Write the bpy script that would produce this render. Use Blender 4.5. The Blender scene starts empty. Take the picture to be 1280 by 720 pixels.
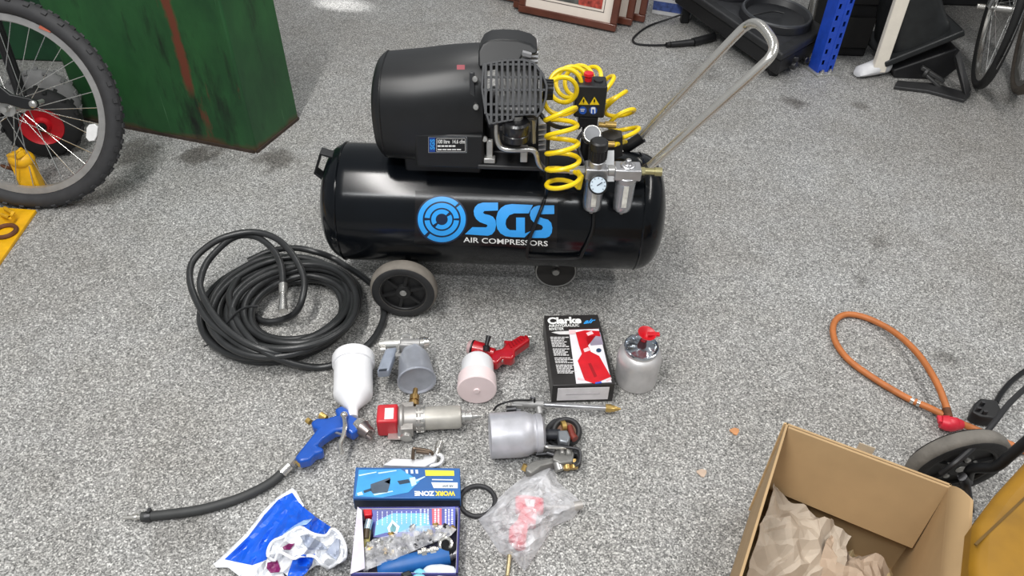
import bpy, bmesh, math, random
from mathutils import Vector, Matrix, noise
random.seed(7)
V = Vector
scene = bpy.context.scene
C = scene.collection

# ------------------------------------------------------------------ camera
CAM_H, PITCH, ROLL, FPX = 1.5, math.radians(41), math.radians(2), 960.0
fwd = V((0, math.cos(PITCH), -math.sin(PITCH)))
_r, _u = V((1, 0, 0)), V((0, math.sin(PITCH), math.cos(PITCH)))
cr = _r * math.cos(ROLL) + _u * math.sin(ROLL)
cu = -_r * math.sin(ROLL) + _u * math.cos(ROLL)
C0 = V((0, 0, CAM_H))
cam_d = bpy.data.cameras.new('camera')
cam_d.sensor_width = 36.0
cam_d.lens = 36.0 * FPX / 1280.0
cam_d.clip_start = 0.02
cam = bpy.data.objects.new('camera', cam_d)
C.objects.link(cam)
cam.matrix_world = Matrix(((cr.x, cu.x, -fwd.x, C0.x), (cr.y, cu.y, -fwd.y, C0.y), (cr.z, cu.z, -fwd.z, C0.z), (0, 0, 0, 1)))
scene.camera = cam

# ------------------------------------------------------------------ world, lights, exposure
w = bpy.data.worlds.new('world'); scene.world = w; w.use_nodes = True
bg = w.node_tree.nodes['Background']
bg.inputs[0].default_value = (0.93, 0.97, 1.0, 1); bg.inputs[1].default_value = 0.32
def area_light(name, loc, sx, sy, power, col=(1, 0.98, 0.95), target=None):
    d = bpy.data.lights.new(name, 'AREA'); d.shape = 'RECTANGLE'; d.size = sx; d.size_y = sy
    d.energy = power; d.color = col
    o = bpy.data.objects.new(name, d); C.objects.link(o); o.location = loc
    if target is not None:
        o.rotation_euler = (V(target) - V(loc)).to_track_quat('-Z', 'Y').to_euler()
    return o
area_light('ceiling_strip_light', (-1.0, 0.5, 3.3), 0.16, 2.6, 100)
area_light('ceiling_strip_light', (2.2, 1.5, 3.0), 0.16, 2.6, 56)
area_light('ceiling_strip_light', (-0.4, 4.2, 3.3), 0.16, 2.4, 34)
area_light('ceiling_strip_light', (-0.2, -0.9, 3.3), 2.6, 0.16, 62, (0.97, 0.99, 1.0))  # added as fill from behind the camera, kept thin for the tank reflection
sp = bpy.data.lights.new('sun_through_door_gap', 'SPOT'); sp.energy = 1100; sp.spot_size = math.radians(4.2); sp.spot_blend = 0.95; sp.shadow_soft_size = 0.02
spo = bpy.data.objects.new('sun_through_door_gap', sp); C.objects.link(spo); spo.location = (-3.2, 4.4, 1.5)
vs = scene.view_settings
vs.view_transform = 'Standard'; vs.look = 'None'; vs.gamma = 1.0; vs.use_curve_mapping = False; vs.exposure = 0.0

# ------------------------------------------------------------------ measuring helpers
def ray(x, y): return fwd + cr * ((x - 640) / FPX) + cu * ((360 - y) / FPX)
def G(x, y, z=0.0):                       # where the sight line meets height z
    d = ray(x, y); return C0 + d * ((z - CAM_H) / d.z)
def AT(x, y, Y):                          # where it meets the upright plane at distance Y
    d = ray(x, y); return C0 + d * (Y / d.y)
def PLANE(p0, n):
    p0, n = V(p0), V(n)
    def f(x, y):
        d = ray(x, y); return C0 + d * ((p0 - C0).dot(n) / d.dot(n))
    return f
spo.rotation_euler = (G(428, 6) - spo.location).to_track_quat('-Z', 'Y').to_euler()

# ------------------------------------------------------------------ materials
def lin(c):
    return tuple(((x / 255) / 12.92 if x / 255 <= 0.04045 else ((x / 255 + 0.055) / 1.055) ** 2.4) for x in c)
_m = {}
def M(rgb, rough=0.5, metal=0.0, var=0.12, scale=30.0, bump=0.0, coat=0.0, bscale=None, trans=0.0, sss=0.0):
    key = (rgb, rough, metal, var, scale, bump, coat, bscale, trans, sss)
    if key in _m: return _m[key]
    m = bpy.data.materials.new('paint_%d_%d_%d' % rgb); m.use_nodes = True
    nt = m.node_tree; b = nt.nodes['Principled BSDF']; N = nt.nodes.new; L = nt.links.new
    c = lin(rgb)
    tc = N('ShaderNodeTexCoord'); nz = N('ShaderNodeTexNoise'); nz.inputs['Scale'].default_value = scale; nz.inputs['Detail'].default_value = 5
    L(tc.outputs['Object'], nz.inputs['Vector'])
    cr_ = N('ShaderNodeValToRGB'); e = cr_.color_ramp.elements
    e[0].position = 0.3; e[1].position = 0.7
    e[0].color = tuple(x * (1 - var) for x in c) + (1,); e[1].color = tuple(min(1, x * (1 + var)) for x in c) + (1,)
    L(nz.outputs['Fac'], cr_.inputs['Fac']); L(cr_.outputs['Color'], b.inputs['Base Color'])
    b.inputs['Roughness'].default_value = rough; b.inputs['Metallic'].default_value = metal
    b.inputs['Coat Weight'].default_value = coat; b.inputs['Coat Roughness'].default_value = 0.06
    if trans: b.inputs['Transmission Weight'].default_value = trans
    if sss: b.inputs['Subsurface Weight'].default_value = sss; b.inputs['Subsurface Radius'].default_value = (0.01, 0.01, 0.01)
    if bump:
        n2 = N('ShaderNodeTexNoise'); n2.inputs['Scale'].default_value = bscale or scale * 4; n2.inputs['Detail'].default_value = 4
        L(tc.outputs['Object'], n2.inputs['Vector'])
        bp = N('ShaderNodeBump'); bp.inputs['Strength'].default_value = bump; bp.inputs['Distance'].default_value = 0.004
        L(n2.outputs['Fac'], bp.inputs['Height']); L(bp.outputs['Normal'], b.inputs['Normal'])
    _m[key] = m
    return m
def clear_film(rgb, alpha, rough=0.15, bump=0.5, scale=60):
    m = bpy.data.materials.new('clear_film'); m.use_nodes = True
    nt = m.node_tree; b = nt.nodes['Principled BSDF']; N = nt.nodes.new; L = nt.links.new
    tc = N('ShaderNodeTexCoord'); nz = N('ShaderNodeTexNoise'); nz.inputs['Scale'].default_value = scale; nz.inputs['Detail'].default_value = 3; nz.inputs['Distortion'].default_value = 1.5
    L(tc.outputs['Object'], nz.inputs['Vector'])
    b.inputs['Base Color'].default_value = lin(rgb) + (1,); b.inputs['Roughness'].default_value = rough
    mr = N('ShaderNodeMapRange'); mr.inputs['From Min'].default_value = 0.35; mr.inputs['From Max'].default_value = 0.7
    mr.inputs['To Min'].default_value = alpha * 0.6; mr.inputs['To Max'].default_value = min(1, alpha * 1.7)
    L(nz.outputs['Fac'], mr.inputs['Value']); L(mr.outputs['Result'], b.inputs['Alpha'])
    bp = N('ShaderNodeBump'); bp.inputs['Strength'].default_value = bump; bp.inputs['Distance'].default_value = 0.01
    L(nz.outputs['Fac'], bp.inputs['Height']); L(bp.outputs['Normal'], b.inputs['Normal'])
    return m
def floor_material():
    m = bpy.data.materials.new('resin_grit_floor'); m.use_nodes = True
    nt = m.node_tree; b = nt.nodes['Principled BSDF']; N = nt.nodes.new; L = nt.links.new
    tc = N('ShaderNodeTexCoord'); P = tc.outputs['Object']
    def vor(s):
        v = N('ShaderNodeTexVoronoi'); v.inputs['Scale'].default_value = s; L(P, v.inputs['Vector'])
        sx = N('ShaderNodeSeparateColor'); L(v.outputs['Color'], sx.inputs[0]); return sx.outputs[0]
    def ramp(src, stops):
        r = N('ShaderNodeValToRGB'); e = r.color_ramp.elements
        while len(e) < len(stops): e.new(0.5)
        for k, (p, c) in enumerate(stops): e[k].position = p; e[k].color = (c if isinstance(c, tuple) else (c, c, c)) + (1,)
        L(src, r.inputs['Fac']); return r.outputs['Color']
    def mix(a, bb, fac, mode='MIX'):
        x = N('ShaderNodeMix'); x.data_type = 'RGBA'; x.blend_type = mode
        L(a, x.inputs['A'])
        if isinstance(bb, tuple): x.inputs['B'].default_value = bb + (1,)
        else: L(bb, x.inputs['B'])
        if isinstance(fac, float): x.inputs['Factor'].default_value = fac
        else: L(fac, x.inputs['Factor'])
        return x.outputs['Result']
    def nz(s, d=4):
        n = N('ShaderNodeTexNoise'); n.inputs['Scale'].default_value = s; n.inputs['Detail'].default_value = d; L(P, n.inputs['Vector']); return n.outputs['Fac']
    a = ramp(vor(300), [(0.0, (0.03, 0.03, 0.03)), (0.3, (0.15, 0.15, 0.148)), (0.6, (0.32, 0.32, 0.315)), (0.85, (0.52, 0.52, 0.51)), (1.0, (0.95, 0.95, 0.94))])
    c = ramp(vor(480), [(0.0, 0.05), (0.4, 0.23), (0.75, 0.37), (1.0, 0.8)])
    col = mix(a, c, 0.42)
    col = mix(col, ramp(nz(1.3), [(0.3, (0.85, 0.83, 0.80)), (0.7, (1.06, 1.065, 1.06))]), 1.0, 'MULTIPLY')
    col = mix(col, ramp(nz(7), [(0.3, (0.93, 0.92, 0.9)), (0.65, (1.04, 1.04, 1.04))]), 1.0, 'MULTIPLY')
    wob = nz(14)
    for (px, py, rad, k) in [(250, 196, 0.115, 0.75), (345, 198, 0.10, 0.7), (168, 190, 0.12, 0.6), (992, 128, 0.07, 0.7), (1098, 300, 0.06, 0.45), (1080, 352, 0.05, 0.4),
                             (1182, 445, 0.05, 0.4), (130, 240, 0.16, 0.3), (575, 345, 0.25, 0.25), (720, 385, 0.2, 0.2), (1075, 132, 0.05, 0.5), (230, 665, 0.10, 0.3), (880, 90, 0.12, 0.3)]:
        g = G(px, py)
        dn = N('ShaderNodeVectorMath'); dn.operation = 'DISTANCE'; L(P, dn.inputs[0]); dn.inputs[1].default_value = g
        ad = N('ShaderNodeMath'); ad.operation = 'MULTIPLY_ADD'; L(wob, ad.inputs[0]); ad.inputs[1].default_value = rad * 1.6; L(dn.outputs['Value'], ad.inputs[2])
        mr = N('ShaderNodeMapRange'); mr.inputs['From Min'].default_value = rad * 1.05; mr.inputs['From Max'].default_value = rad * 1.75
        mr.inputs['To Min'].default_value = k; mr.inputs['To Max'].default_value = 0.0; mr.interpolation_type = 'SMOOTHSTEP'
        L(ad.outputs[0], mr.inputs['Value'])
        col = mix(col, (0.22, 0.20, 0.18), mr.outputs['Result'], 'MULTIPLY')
    L(col, b.inputs['Base Color'])
    b.inputs['Roughness'].default_value = 0.5
    b.inputs['Specular IOR Level'].default_value = 0.35
    bp = N('ShaderNodeBump'); bp.inputs['Strength'].default_value = 0.35; bp.inputs['Distance'].default_value = 0.003
    L(vor(300), bp.inputs['Height']); L(bp.outputs['Normal'], b.inputs['Normal'])
    return m
def green_paint():
    m = bpy.data.materials.new('scratched_green_paint'); m.use_nodes = True
    nt = m.node_tree; b = nt.nodes['Principled BSDF']; N = nt.nodes.new; L = nt.links.new
    tc = N('ShaderNodeTexCoord')
    def nz(sc, d, stretch):
        mp = N('ShaderNodeMapping'); mp.inputs['Scale'].default_value = stretch; L(tc.outputs['Object'], mp.inputs['Vector'])
        n = N('ShaderNodeTexNoise'); n.inputs['Scale'].default_value = sc; n.inputs['Detail'].default_value = d; n.inputs['Roughness'].default_value = 0.65
        L(mp.outputs['Vector'], n.inputs['Vector']); return n.outputs['Fac']
    def ramp(src, a, bb):
        r = N('ShaderNodeMapRange'); r.inputs['From Min'].default_value = a; r.inputs['From Max'].default_value = bb; L(src, r.inputs['Value']); return r.outputs['Result']
    def mix(a, bb, fac):
        x = N('ShaderNodeMix'); x.data_type = 'RGBA'
        if isinstance(a, tuple): x.inputs['A'].default_value = a + (1,)
        else: L(a, x.inputs['A'])
        x.inputs['B'].default_value = bb + (1,); L(fac, x.inputs['Factor']); return x.outputs['Result']
    col = mix(lin((42, 96, 50)), lin((22, 62, 34)), ramp(nz(3, 6, (1, 1, 0.5)), 0.35, 0.65))
    col = mix(col, lin((16, 28, 20)), ramp(nz(7, 8, (1.4, 1.4, 0.35)), 0.53, 0.68))
    col = mix(col, lin((92, 138, 98)), ramp(nz(30, 6, (2, 2, 0.06)), 0.66, 0.75))
    rust = nz(6, 8, (1.2, 1.2, 0.3))
    col = mix(col, lin((96, 52, 36)), ramp(rust, 0.64, 0.7))
    sx = N('ShaderNodeSeparateXYZ'); L(tc.outputs['Object'], sx.inputs[0])
    low = N('ShaderNodeMath'); low.operation = 'MULTIPLY_ADD'; L(nz(7, 5, (1, 1, 1)), low.inputs[0]); low.inputs[1].default_value = -0.10; L(sx.outputs['Z'], low.inputs[2])
    edge = N('ShaderNodeMapRange'); edge.inputs['From Min'].default_value = -0.045; edge.inputs['From Max'].default_value = -0.02; edge.inputs['To Min'].default_value = 0.85; edge.inputs['To Max'].default_value = 0
    L(low.outputs[0], edge.inputs['Value'])
    col = mix(col, lin((84, 58, 42)), edge.outputs['Result'])
    # the long rust run down the front panel
    g0 = PLANE(CAB_F0, CAB_N)(228, 75)
    wx = N('ShaderNodeMath'); wx.operation = 'MULTIPLY_ADD'; L(nz(10, 4, (1, 1, 1)), wx.inputs[0]); wx.inputs[1].default_value = 0.05; L(sx.outputs['X'], wx.inputs[2])
    ds = N('ShaderNodeMath'); ds.operation = 'SUBTRACT'; L(wx.outputs[0], ds.inputs[0]); ds.inputs[1].default_value = g0.x - CAB_LOC.x + 0.025
    ab = N('ShaderNodeMath'); ab.operation = 'ABSOLUTE'; L(ds.outputs[0], ab.inputs[0])
    st = N('ShaderNodeMapRange'); st.inputs['From Min'].default_value = 0.010; st.inputs['From Max'].default_value = 0.022; st.inputs['To Min'].default_value = 0.9; st.inputs['To Max'].default_value = 0
    L(ab.outputs[0], st.inputs['Value'])
    zz = N('ShaderNodeMapRange'); zz.inputs['From Min'].default_value = 0.18; zz.inputs['From Max'].default_value = 0.24; L(sx.outputs['Z'], zz.inputs['Value'])
    mu = N('ShaderNodeMath'); mu.operation = 'MULTIPLY'; L(st.outputs['Result'], mu.inputs[0]); L(zz.outputs['Result'], mu.inputs[1])
    col = mix(col, lin((112, 52, 38)), mu.outputs[0])
    L(col, b.inputs['Base Color']); b.inputs['Roughness'].default_value = 0.5
    bp = N('ShaderNodeBump'); bp.inputs['Strength'].default_value = 0.3; bp.inputs['Distance'].default_value = 0.004
    L(rust, bp.inputs['Height']); L(bp.outputs['Normal'], b.inputs['Normal'])
    return m

BLACK = M((22, 23, 25), 0.45); BLACKP = M((34, 35, 37), 0.5, bump=0.15, bscale=300); RUBBER = M((40, 40, 41), 0.62, var=0.2, bump=0.15)
HOSE = M((44, 45, 46), 0.36, var=0.2); CHROME = M((214, 211, 205), 0.24, 0.85, var=0.05); STEEL = M((184, 183, 180), 0.32, 0.7)
ALU = M((196, 196, 198), 0.38, 0.6, bump=0.08); CASTALU = M((164, 163, 162), 0.5, 0.45, bump=0.2); DKSTEEL = M((80, 80, 82), 0.42, 0.9)
BRASS = M((200, 168, 100), 0.3, 0.7); WHITEP = M((236, 236, 238), 0.45, var=0.03, sss=0.15); WHITE = M((238, 238, 236), 0.6, var=0.03)
YEL = M((238, 205, 20), 0.35, var=0.06); YELP = M((222, 168, 18), 0.42, var=0.15, bump=0.1); RED = M((198, 26, 38), 0.35, var=0.12); REDD = M((170, 20, 30), 0.3, coat=0.4)
BLUE = M((15, 78, 172), 0.35, coat=0.3); SKY = M((52, 158, 236), 0.5, var=0.05)
ORANGE = M((182, 108, 56), 0.5, var=0.15); CARD = M((174, 145, 106), 0.75, var=0.06, scale=14, bump=0.05); KRAFT = M((184, 171, 155), 0.75, var=0.06, bump=0.12, bscale=40)
RUST = M((104, 66, 44), 0.75, 0.3, var=0.35, bump=0.3); GREYRUB = M((120, 114, 106), 0.8, var=0.15, bump=0.2)

# ------------------------------------------------------------------ mesh helpers
def frame_of(axis):
    a = V(axis).normalized()
    t = V((0, 0, 1)) if abs(a.z) < 0.9 else V((1, 0, 0))
    x = t.cross(a).normalized(); return x, a.cross(x), a
def smooth(pts, k=6, closed=False):
    pts = [V(p) for p in pts]; n = len(pts); out = []
    for i in range(n if closed else n - 1):
        p1, p2 = pts[i], pts[(i + 1) % n]
        p0 = pts[i - 1] if (i or closed) else p1 * 2 - p2
        p3 = pts[(i + 2) % n] if (closed or i + 2 < n) else p2 * 2 - p1
        for j in range(k):
            t = j / k
            out.append(0.5 * ((2 * p1) + (p2 - p0) * t + (2 * p0 - 5 * p1 + 4 * p2 - p3) * t * t + (3 * p1 - p0 - 3 * p2 + p3) * t ** 3))
    if not closed: out.append(pts[-1])
    return out
OFF = {}
class MB:
    def __init__(s): s.v = []; s.f = []; s.mi = []; s.cur = 0
    def add(s, vs, fs):
        k = len(s.v); s.v += [V(p) for p in vs]
        for f in fs: s.f.append([i + k for i in f]); s.mi.append(s.cur)
        return s
    def box(s, c, size, fr=None):
        ex, ey, ez = fr or (V((1, 0, 0)), V((0, 1, 0)), V((0, 0, 1))); c = V(c)
        vs = [c + ex * (size[0] / 2 * a) + ey * (size[1] / 2 * b) + ez * (size[2] / 2 * d) for a in (-1, 1) for b in (-1, 1) for d in (-1, 1)]
        return s.add(vs, [(0, 1, 3, 2), (4, 6, 7, 5), (0, 4, 5, 1), (2, 3, 7, 6), (0, 2, 6, 4), (1, 5, 7, 3)])
    def bar(s, a, b, w, h, up=(0, 0, 1)):
        a, b = V(a), V(b); ez = (b - a).normalized(); ex = V(up).cross(ez)
        if ex.length < 1e-4: ex = V((1, 0, 0)).cross(ez)
        ex.normalize(); return s.box((a + b) / 2, (w, h, (b - a).length), (ex, ez.cross(ex), ez))
    def lathe(s, p0, axis, prof, n=24, start=0.0, caps=True):
        x, y, a = frame_of(axis); p0 = V(p0); k = len(s.v); vs = []; fs = []; rings = []
        for (t, r) in prof:
            if r < 1e-6: rings.append([len(vs)]); vs.append(p0 + a * t)
            else:
                rings.append(list(range(len(vs), len(vs) + n)))
                for i in range(n):
                    an = 2 * math.pi * i / n + start; vs.append(p0 + a * t + x * (r * math.cos(an)) + y * (r * math.sin(an)))
        for A, B in zip(rings, rings[1:]):
            for i in range(n):
                j = (i + 1) % n
                if len(A) == 1 and len(B) == 1: continue
                if len(A) == 1: fs.append((A[0], B[i], B[j]))
                elif len(B) == 1: fs.append((A[i], B[0], A[j]))
                else: fs.append((A[i], B[i], B[j], A[j]))
        if caps and len(rings[0]) > 1: fs.append(rings[0][::-1])
        if caps and len(rings[-1]) > 1: fs.append(rings[-1])
        return s.add(vs, fs)
    def cyl(s, a, b, r, r2=None, n=16):
        a, b = V(a), V(b); return s.lathe(a, b - a, [(0, r), ((b - a).length, r if r2 is None else r2)], n)
    def tube(s, path, r, n=8, closed=False):
        path = [V(p) for p in path]; m = len(path); vs = []; fs = []; prev = None
        for i, p in enumerate(path):
            if closed: t = path[(i + 1) % m] - path[i - 1]
            else: t = path[min(i + 1, m - 1)] - path[max(i - 1, 0)]
            t.normalize()
            if prev is None: x, y, _ = frame_of(t)
            else:
                x = (prev - t * prev.dot(t))
                x = x.normalized() if x.length > 1e-6 else frame_of(t)[0]
                y = t.cross(x)
            prev = x; rr = r[i] if isinstance(r, (list, tuple)) else r
            for k in range(n):
                a = 2 * math.pi * k / n; vs.append(p + x * (rr * math.cos(a)) + y * (rr * math.sin(a)))
        for i in range(m if closed else m - 1):
            for k in range(n):
                a, b = i * n + k, i * n + (k + 1) % n; c, d = ((i + 1) % m) * n + k, ((i + 1) % m) * n + (k + 1) % n
                fs.append((a, b, d, c))
        if not closed: fs.append(list(range(n))[::-1]); fs.append(list(range((m - 1) * n, m * n)))
        return s.add(vs, fs)
    def torus(s, c, axis, R, r, n=32, m=10, sq=1.0):
        x, y, a = frame_of(axis); c = V(c); vs = []; fs = []
        for i in range(n):
            an = 2 * math.pi * i / n; d = x * math.cos(an) + y * math.sin(an)
            for k in range(m):
                b = 2 * math.pi * k / m; vs.append(c + d * (R + r * math.cos(b)) + a * (r * sq * math.sin(b)))
        for i in range(n):
            for k in range(m): fs.append((i * m + k, ((i + 1) % n) * m + k, ((i + 1) % n) * m + (k + 1) % m, i * m + (k + 1) % m))
        return s.add(vs, fs)
    def sphere(s, c, r, n=16, m=10):
        r = r if isinstance(r, (tuple, list)) else (r, r, r); c = V(c); k = MB()
        k.lathe((0, 0, -1), (0, 0, 1), [(1 - math.cos(math.pi * i / m), math.sin(math.pi * i / m) if 0 < i < m else 0) for i in range(m + 1)], n)
        return s.add([c + V((p.x * r[0], p.y * r[1], p.z * r[2])) for p in k.v], k.f)
    def prism(s, top, vec):
        top = [V(p) for p in top]; n = len(top); vec = V(vec)
        return s.add(top + [p + vec for p in top], [list(range(n)), list(range(2 * n - 1, n - 1, -1))] + [(i, n + i, n + (i + 1) % n, (i + 1) % n) for i in range(n)])
    def ppx(s, pts, z1, z0):                # outline seen at height z1, going down to z0
        return s.prism([G(x, y, z1) for x, y in pts], (0, 0, z0 - z1))
    def loft(s, secs, caps=True):
        n = len(secs[0]); vs = [p for q in secs for p in q]; fs = []
        for i in range(len(secs) - 1):
            for k in range(n): fs.append((i * n + k, i * n + (k + 1) % n, (i + 1) * n + (k + 1) % n, (i + 1) * n + k))
        if caps: fs.append(list(range(n))[::-1]); fs.append(list(range((len(secs) - 1) * n, len(secs) * n)))
        return s.add(vs, fs)
    def build(s, name, mat, parent=None, loc=None, bevel=0.0, ang=38, seg=2, label=None, fix=True, mods=None, flat=False, split=False):
        if split and len(s.f):
            par = list(range(len(s.v)))
            def find(i):
                while par[i] != i: par[i] = par[par[i]]; i = par[i]
                return i
            for f in s.f:
                for i in f[1:]: par[find(i)] = find(f[0])
            isl = {}
            for k, f in enumerate(s.f): isl.setdefault(find(f[0]), []).append(k)
            if len(isl) > 1:
                for ks in isl.values():
                    q = MB(); mp = {}
                    for k in ks:
                        for i in s.f[k]:
                            if i not in mp: mp[i] = len(q.v); q.v.append(s.v[i])
                        q.f.append([mp[i] for i in s.f[k]]); q.mi.append(s.mi[k])
                    last = q.build(name, mat, parent, loc, bevel, ang, seg, label, fix)
                return last
        off = OFF[parent.name] if parent else V(loc if loc is not None else (0, 0, 0))
        me = bpy.data.meshes.new(name); me.from_pydata([p - off for p in s.v], [], s.f)
        mats = mat if isinstance(mat, (list, tuple)) else [mat]
        for q in mats: me.materials.append(q)
        if len(mats) > 1: me.polygons.foreach_set('material_index', s.mi)
        if fix:
            bm = bmesh.new(); bm.from_mesh(me); bmesh.ops.recalc_face_normals(bm, faces=bm.faces); bm.to_mesh(me); bm.free()
        if not flat:
            me.polygons.foreach_set('use_smooth', [True] * len(me.polygons)); me.set_sharp_from_angle(angle=math.radians(ang))
        o = bpy.data.objects.new(name, me); C.objects.link(o)
        if parent: o.parent = parent
        else: o.location = off
        OFF[o.name] = off
        if bevel:
            b = o.modifiers.new('bevel', 'BEVEL'); b.width = bevel; b.segments = seg; b.limit_method = 'ANGLE'; b.angle_limit = math.radians(40)
        if label: o['label'] = label
        return o
def tag(o, label, cat, group=None, kind=None):
    o['label'] = label; o['category'] = cat
    if group: o['group'] = group
    if kind: o['kind'] = kind
    return o
def thing(name, label, cat, loc, group=None):
    o = bpy.data.objects.new(name, None); C.objects.link(o); o.location = loc; o.empty_display_size = 0.05
    OFF[o.name] = V(loc); return tag(o, label, cat, group)
def struct(o): o['kind'] = 'structure'; return o

# flat print: outlines given in a 2-D chart, cut fine enough to follow the surface they lie on
def print2d(polys, fn, step=None, name='print', mat=None, parent=None, label=None, hfn=None):
    bm = bmesh.new()
    for poly in polys:
        tris = poly if isinstance(poly[0][0], (tuple, list)) else [poly]
        for t in tris:
            q = []
            for p in t:
                if not q or (abs(p[0] - q[-1][0]) + abs(p[1] - q[-1][1])) > 1e-6: q.append(p)
            if len(q) > 2:
                try: bm.faces.new([bm.verts.new((p[0], p[1], 0)) for p in q])
                except ValueError: pass
    bmesh.ops.triangulate(bm, faces=bm.faces)
    if step:
        for ax in (0, 1):
            lo = min(v.co[ax] for v in bm.verts); hi = max(v.co[ax] for v in bm.verts); k = math.floor(lo / step) + 1
            while k * step < hi:
                co = [0, 0, 0]; co[ax] = k * step; no = [0, 0, 0]; no[ax] = 1
                bmesh.ops.bisect_plane(bm, geom=bm.verts[:] + bm.edges[:] + bm.faces[:], plane_co=co, plane_no=no, dist=1e-5); k += 1
        bmesh.ops.remove_doubles(bm, verts=bm.verts, dist=1e-4)
    mb = MB(); bm.verts.index_update()
    mb.v = [V(fn(v.co.x, v.co.y)) for v in bm.verts]; mb.f = [[v.index for v in f.verts] for f in bm.faces]; mb.mi = [0] * len(mb.f)
    mb.chart = [(v.co.x, v.co.y) for v in bm.verts]
    bm.free()
    return mb.build(name, mat, parent, label=label) if mat else mb
def text2d(s, bold=0.0, shear=0.0):
    cu_ = bpy.data.curves.new('t', 'FONT'); cu_.body = s; cu_.offset = bold; cu_.shear = shear; cu_.resolution_u = 3; cu_.fill_mode = 'FRONT'
    o = bpy.data.objects.new('t', cu_); C.objects.link(o); bpy.context.view_layer.update()
    ev = o.evaluated_get(bpy.context.evaluated_depsgraph_get()); me = ev.to_mesh()
    vs = [(v.co.x, v.co.y) for v in me.vertices]; fs = [tuple(p.vertices) for p in me.polygons]
    ev.to_mesh_clear(); bpy.data.objects.remove(o); bpy.data.curves.remove(cu_)
    x0 = min(v[0] for v in vs); x1 = max(v[0] for v in vs); y0 = min(v[1] for v in vs); y1 = max(v[1] for v in vs)
    vs = [((a - x0) / (x1 - x0), (b - y0) / (y1 - y0)) for a, b in vs]
    return [[vs[i] for i in f] for f in fs]
def text_at(s, bl, br, tl, bold=0.0, shear=0.0):
    return [[(bl[0] + (br[0] - bl[0]) * a + (tl[0] - bl[0]) * b, bl[1] + (br[1] - bl[1]) * a + (tl[1] - bl[1]) * b) for a, b in t] for t in text2d(s, bold, shear)]
def rect(x0, y0, x1, y1): return [(x0, y0), (x1, y0), (x1, y1), (x0, y1)]
def inpoly(x, y, poly):
    c = False; j = len(poly) - 1
    for i in range(len(poly)):
        (xi, yi), (xj, yj) = poly[i], poly[j]
        if (yi > y) != (yj > y) and x < (xj - xi) * (y - yi) / (yj - yi) + xi: c = not c
        j = i
    return c
def ridge(x, y, s, k=0.0):
    return 1 - abs(noise.noise(V((x * s, y * s, k)))) * 2

# ------------------------------------------------------------------ floor
CAB_LOC = G(321, 192)
fl = MB(); fl.add([(-7, -3, 0), (7, -3, 0), (7, 10, 0), (-7, 10, 0)], [(0, 1, 2, 3)])
floor = struct(fl.build('floor', floor_material())); floor['label'] = 'speckled grey resin grit workshop floor with oil stains'
# ------------------------------------------------------------------ air compressor
TY, TZ, TR = 1.78, 0.255, 0.164
def TANK(x, y, e=0.0):
    d = ray(x, y); dy, dz = d.y, d.z; oy, oz = -TY, CAM_H - TZ; R = TR + e
    a = dy * dy + dz * dz; b = 2 * (oy * dy + oz * dz); c = oy * oy + oz * oz - R * R
    q = b * b - 4 * a * c
    t = (-b - math.sqrt(max(q, 0))) / (2 * a); return C0 + d * t
XL, XR = AT(406, 245, TY).x, AT(829, 255, TY).x
comp = thing('air_compressor', 'large black 100 litre air compressor with blue lettering on its tank and a chrome handle', 'compressor', ((XL + XR) / 2, TY, 0))
GLOSS = M((12, 15, 19), 0.16, var=0.25, scale=6, coat=0.0)
GLOSS.node_tree.nodes['Principled BSDF'].inputs['Specular IOR Level'].default_value = 0.3
cap = 0.085; prof = []
for i in range(13):
    t = i / 12 * math.pi / 2; e = 2 / 2.7
    prof.append((cap * (1 - math.cos(t) ** e), TR * math.sin(t) ** e if i else 0))
L_ = XR - XL
mb = MB(); mb.lathe((XL, TY, TZ), (1, 0, 0), prof + [(L_ - a, r) for a, r in reversed(prof)], 72); tank = mb.build('tank', GLOSS, comp)
for xs in (XL + 0.062, XR - 0.075):
    m2 = MB(); m2.torus((xs, TY, TZ), (1, 0, 0), TR - 0.001, 0.0032, 72, 6); m2.build('weld_seam', GLOSS, tank)
# print on the tank
def Z(pts, s=6.4, ox=510, oy=230): return [(ox + x / s, oy + y / s) for x, y in pts]
e1, e2 = 0.0012, 0.0022
LPM = M((27, 26, 27), 0.17, var=.1); LPM.node_tree.nodes['Principled BSDF'].inputs['Specular IOR Level'].default_value = 0.3
print2d([[(519, 238), (697, 247), (696, 310), (518, 305)]], lambda x, y: TANK(x, y, 0.0006), 4, 'label_panel', LPM, tank)
def arc(cx, cy, r0, r1, a0, a1, n=20):
    ky = 0.95; o = []
    for i in range(n + 1):
        a = math.radians(a0 + (a1 - a0) * i / n); o.append((cx + r1 * math.cos(a), cy - r1 * ky * math.sin(a)))
    for i in range(n, -1, -1):
        a = math.radians(a0 + (a1 - a0) * i / n); o.append((cx + r0 * math.cos(a), cy - r0 * ky * math.sin(a)))
    return o
def arcs(r0, r1, spans):
    o = []
    for a0, a1 in spans:
        n = max(2, int((a1 - a0) / 12))
        for i in range(n): o.append(Z(arc(270, 283, r0, r1, a0 + (a1 - a0) * i / n, a0 + (a1 - a0) * (i + 1) / n, 2)))
    return o
LB = M((48, 160, 240), 0.35, var=0.04); LB2 = M((16, 34, 62), 0.4, var=0.04)
print2d(arcs(0.1, 205, [(0, 360)]), lambda x, y: TANK(x, y, 0.0009), 4, 'logo_backing', LB2, tank)
print2d(arcs(152, 192, [(46, 224), (232, 400)]) + arcs(97, 138, [(4, 174), (184, 356)]) + arcs(48, 84, [(46, 214), (232, 388)]), lambda x, y: TANK(x, y, e1), 3, 'ring_logo', LB, tank)
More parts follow.
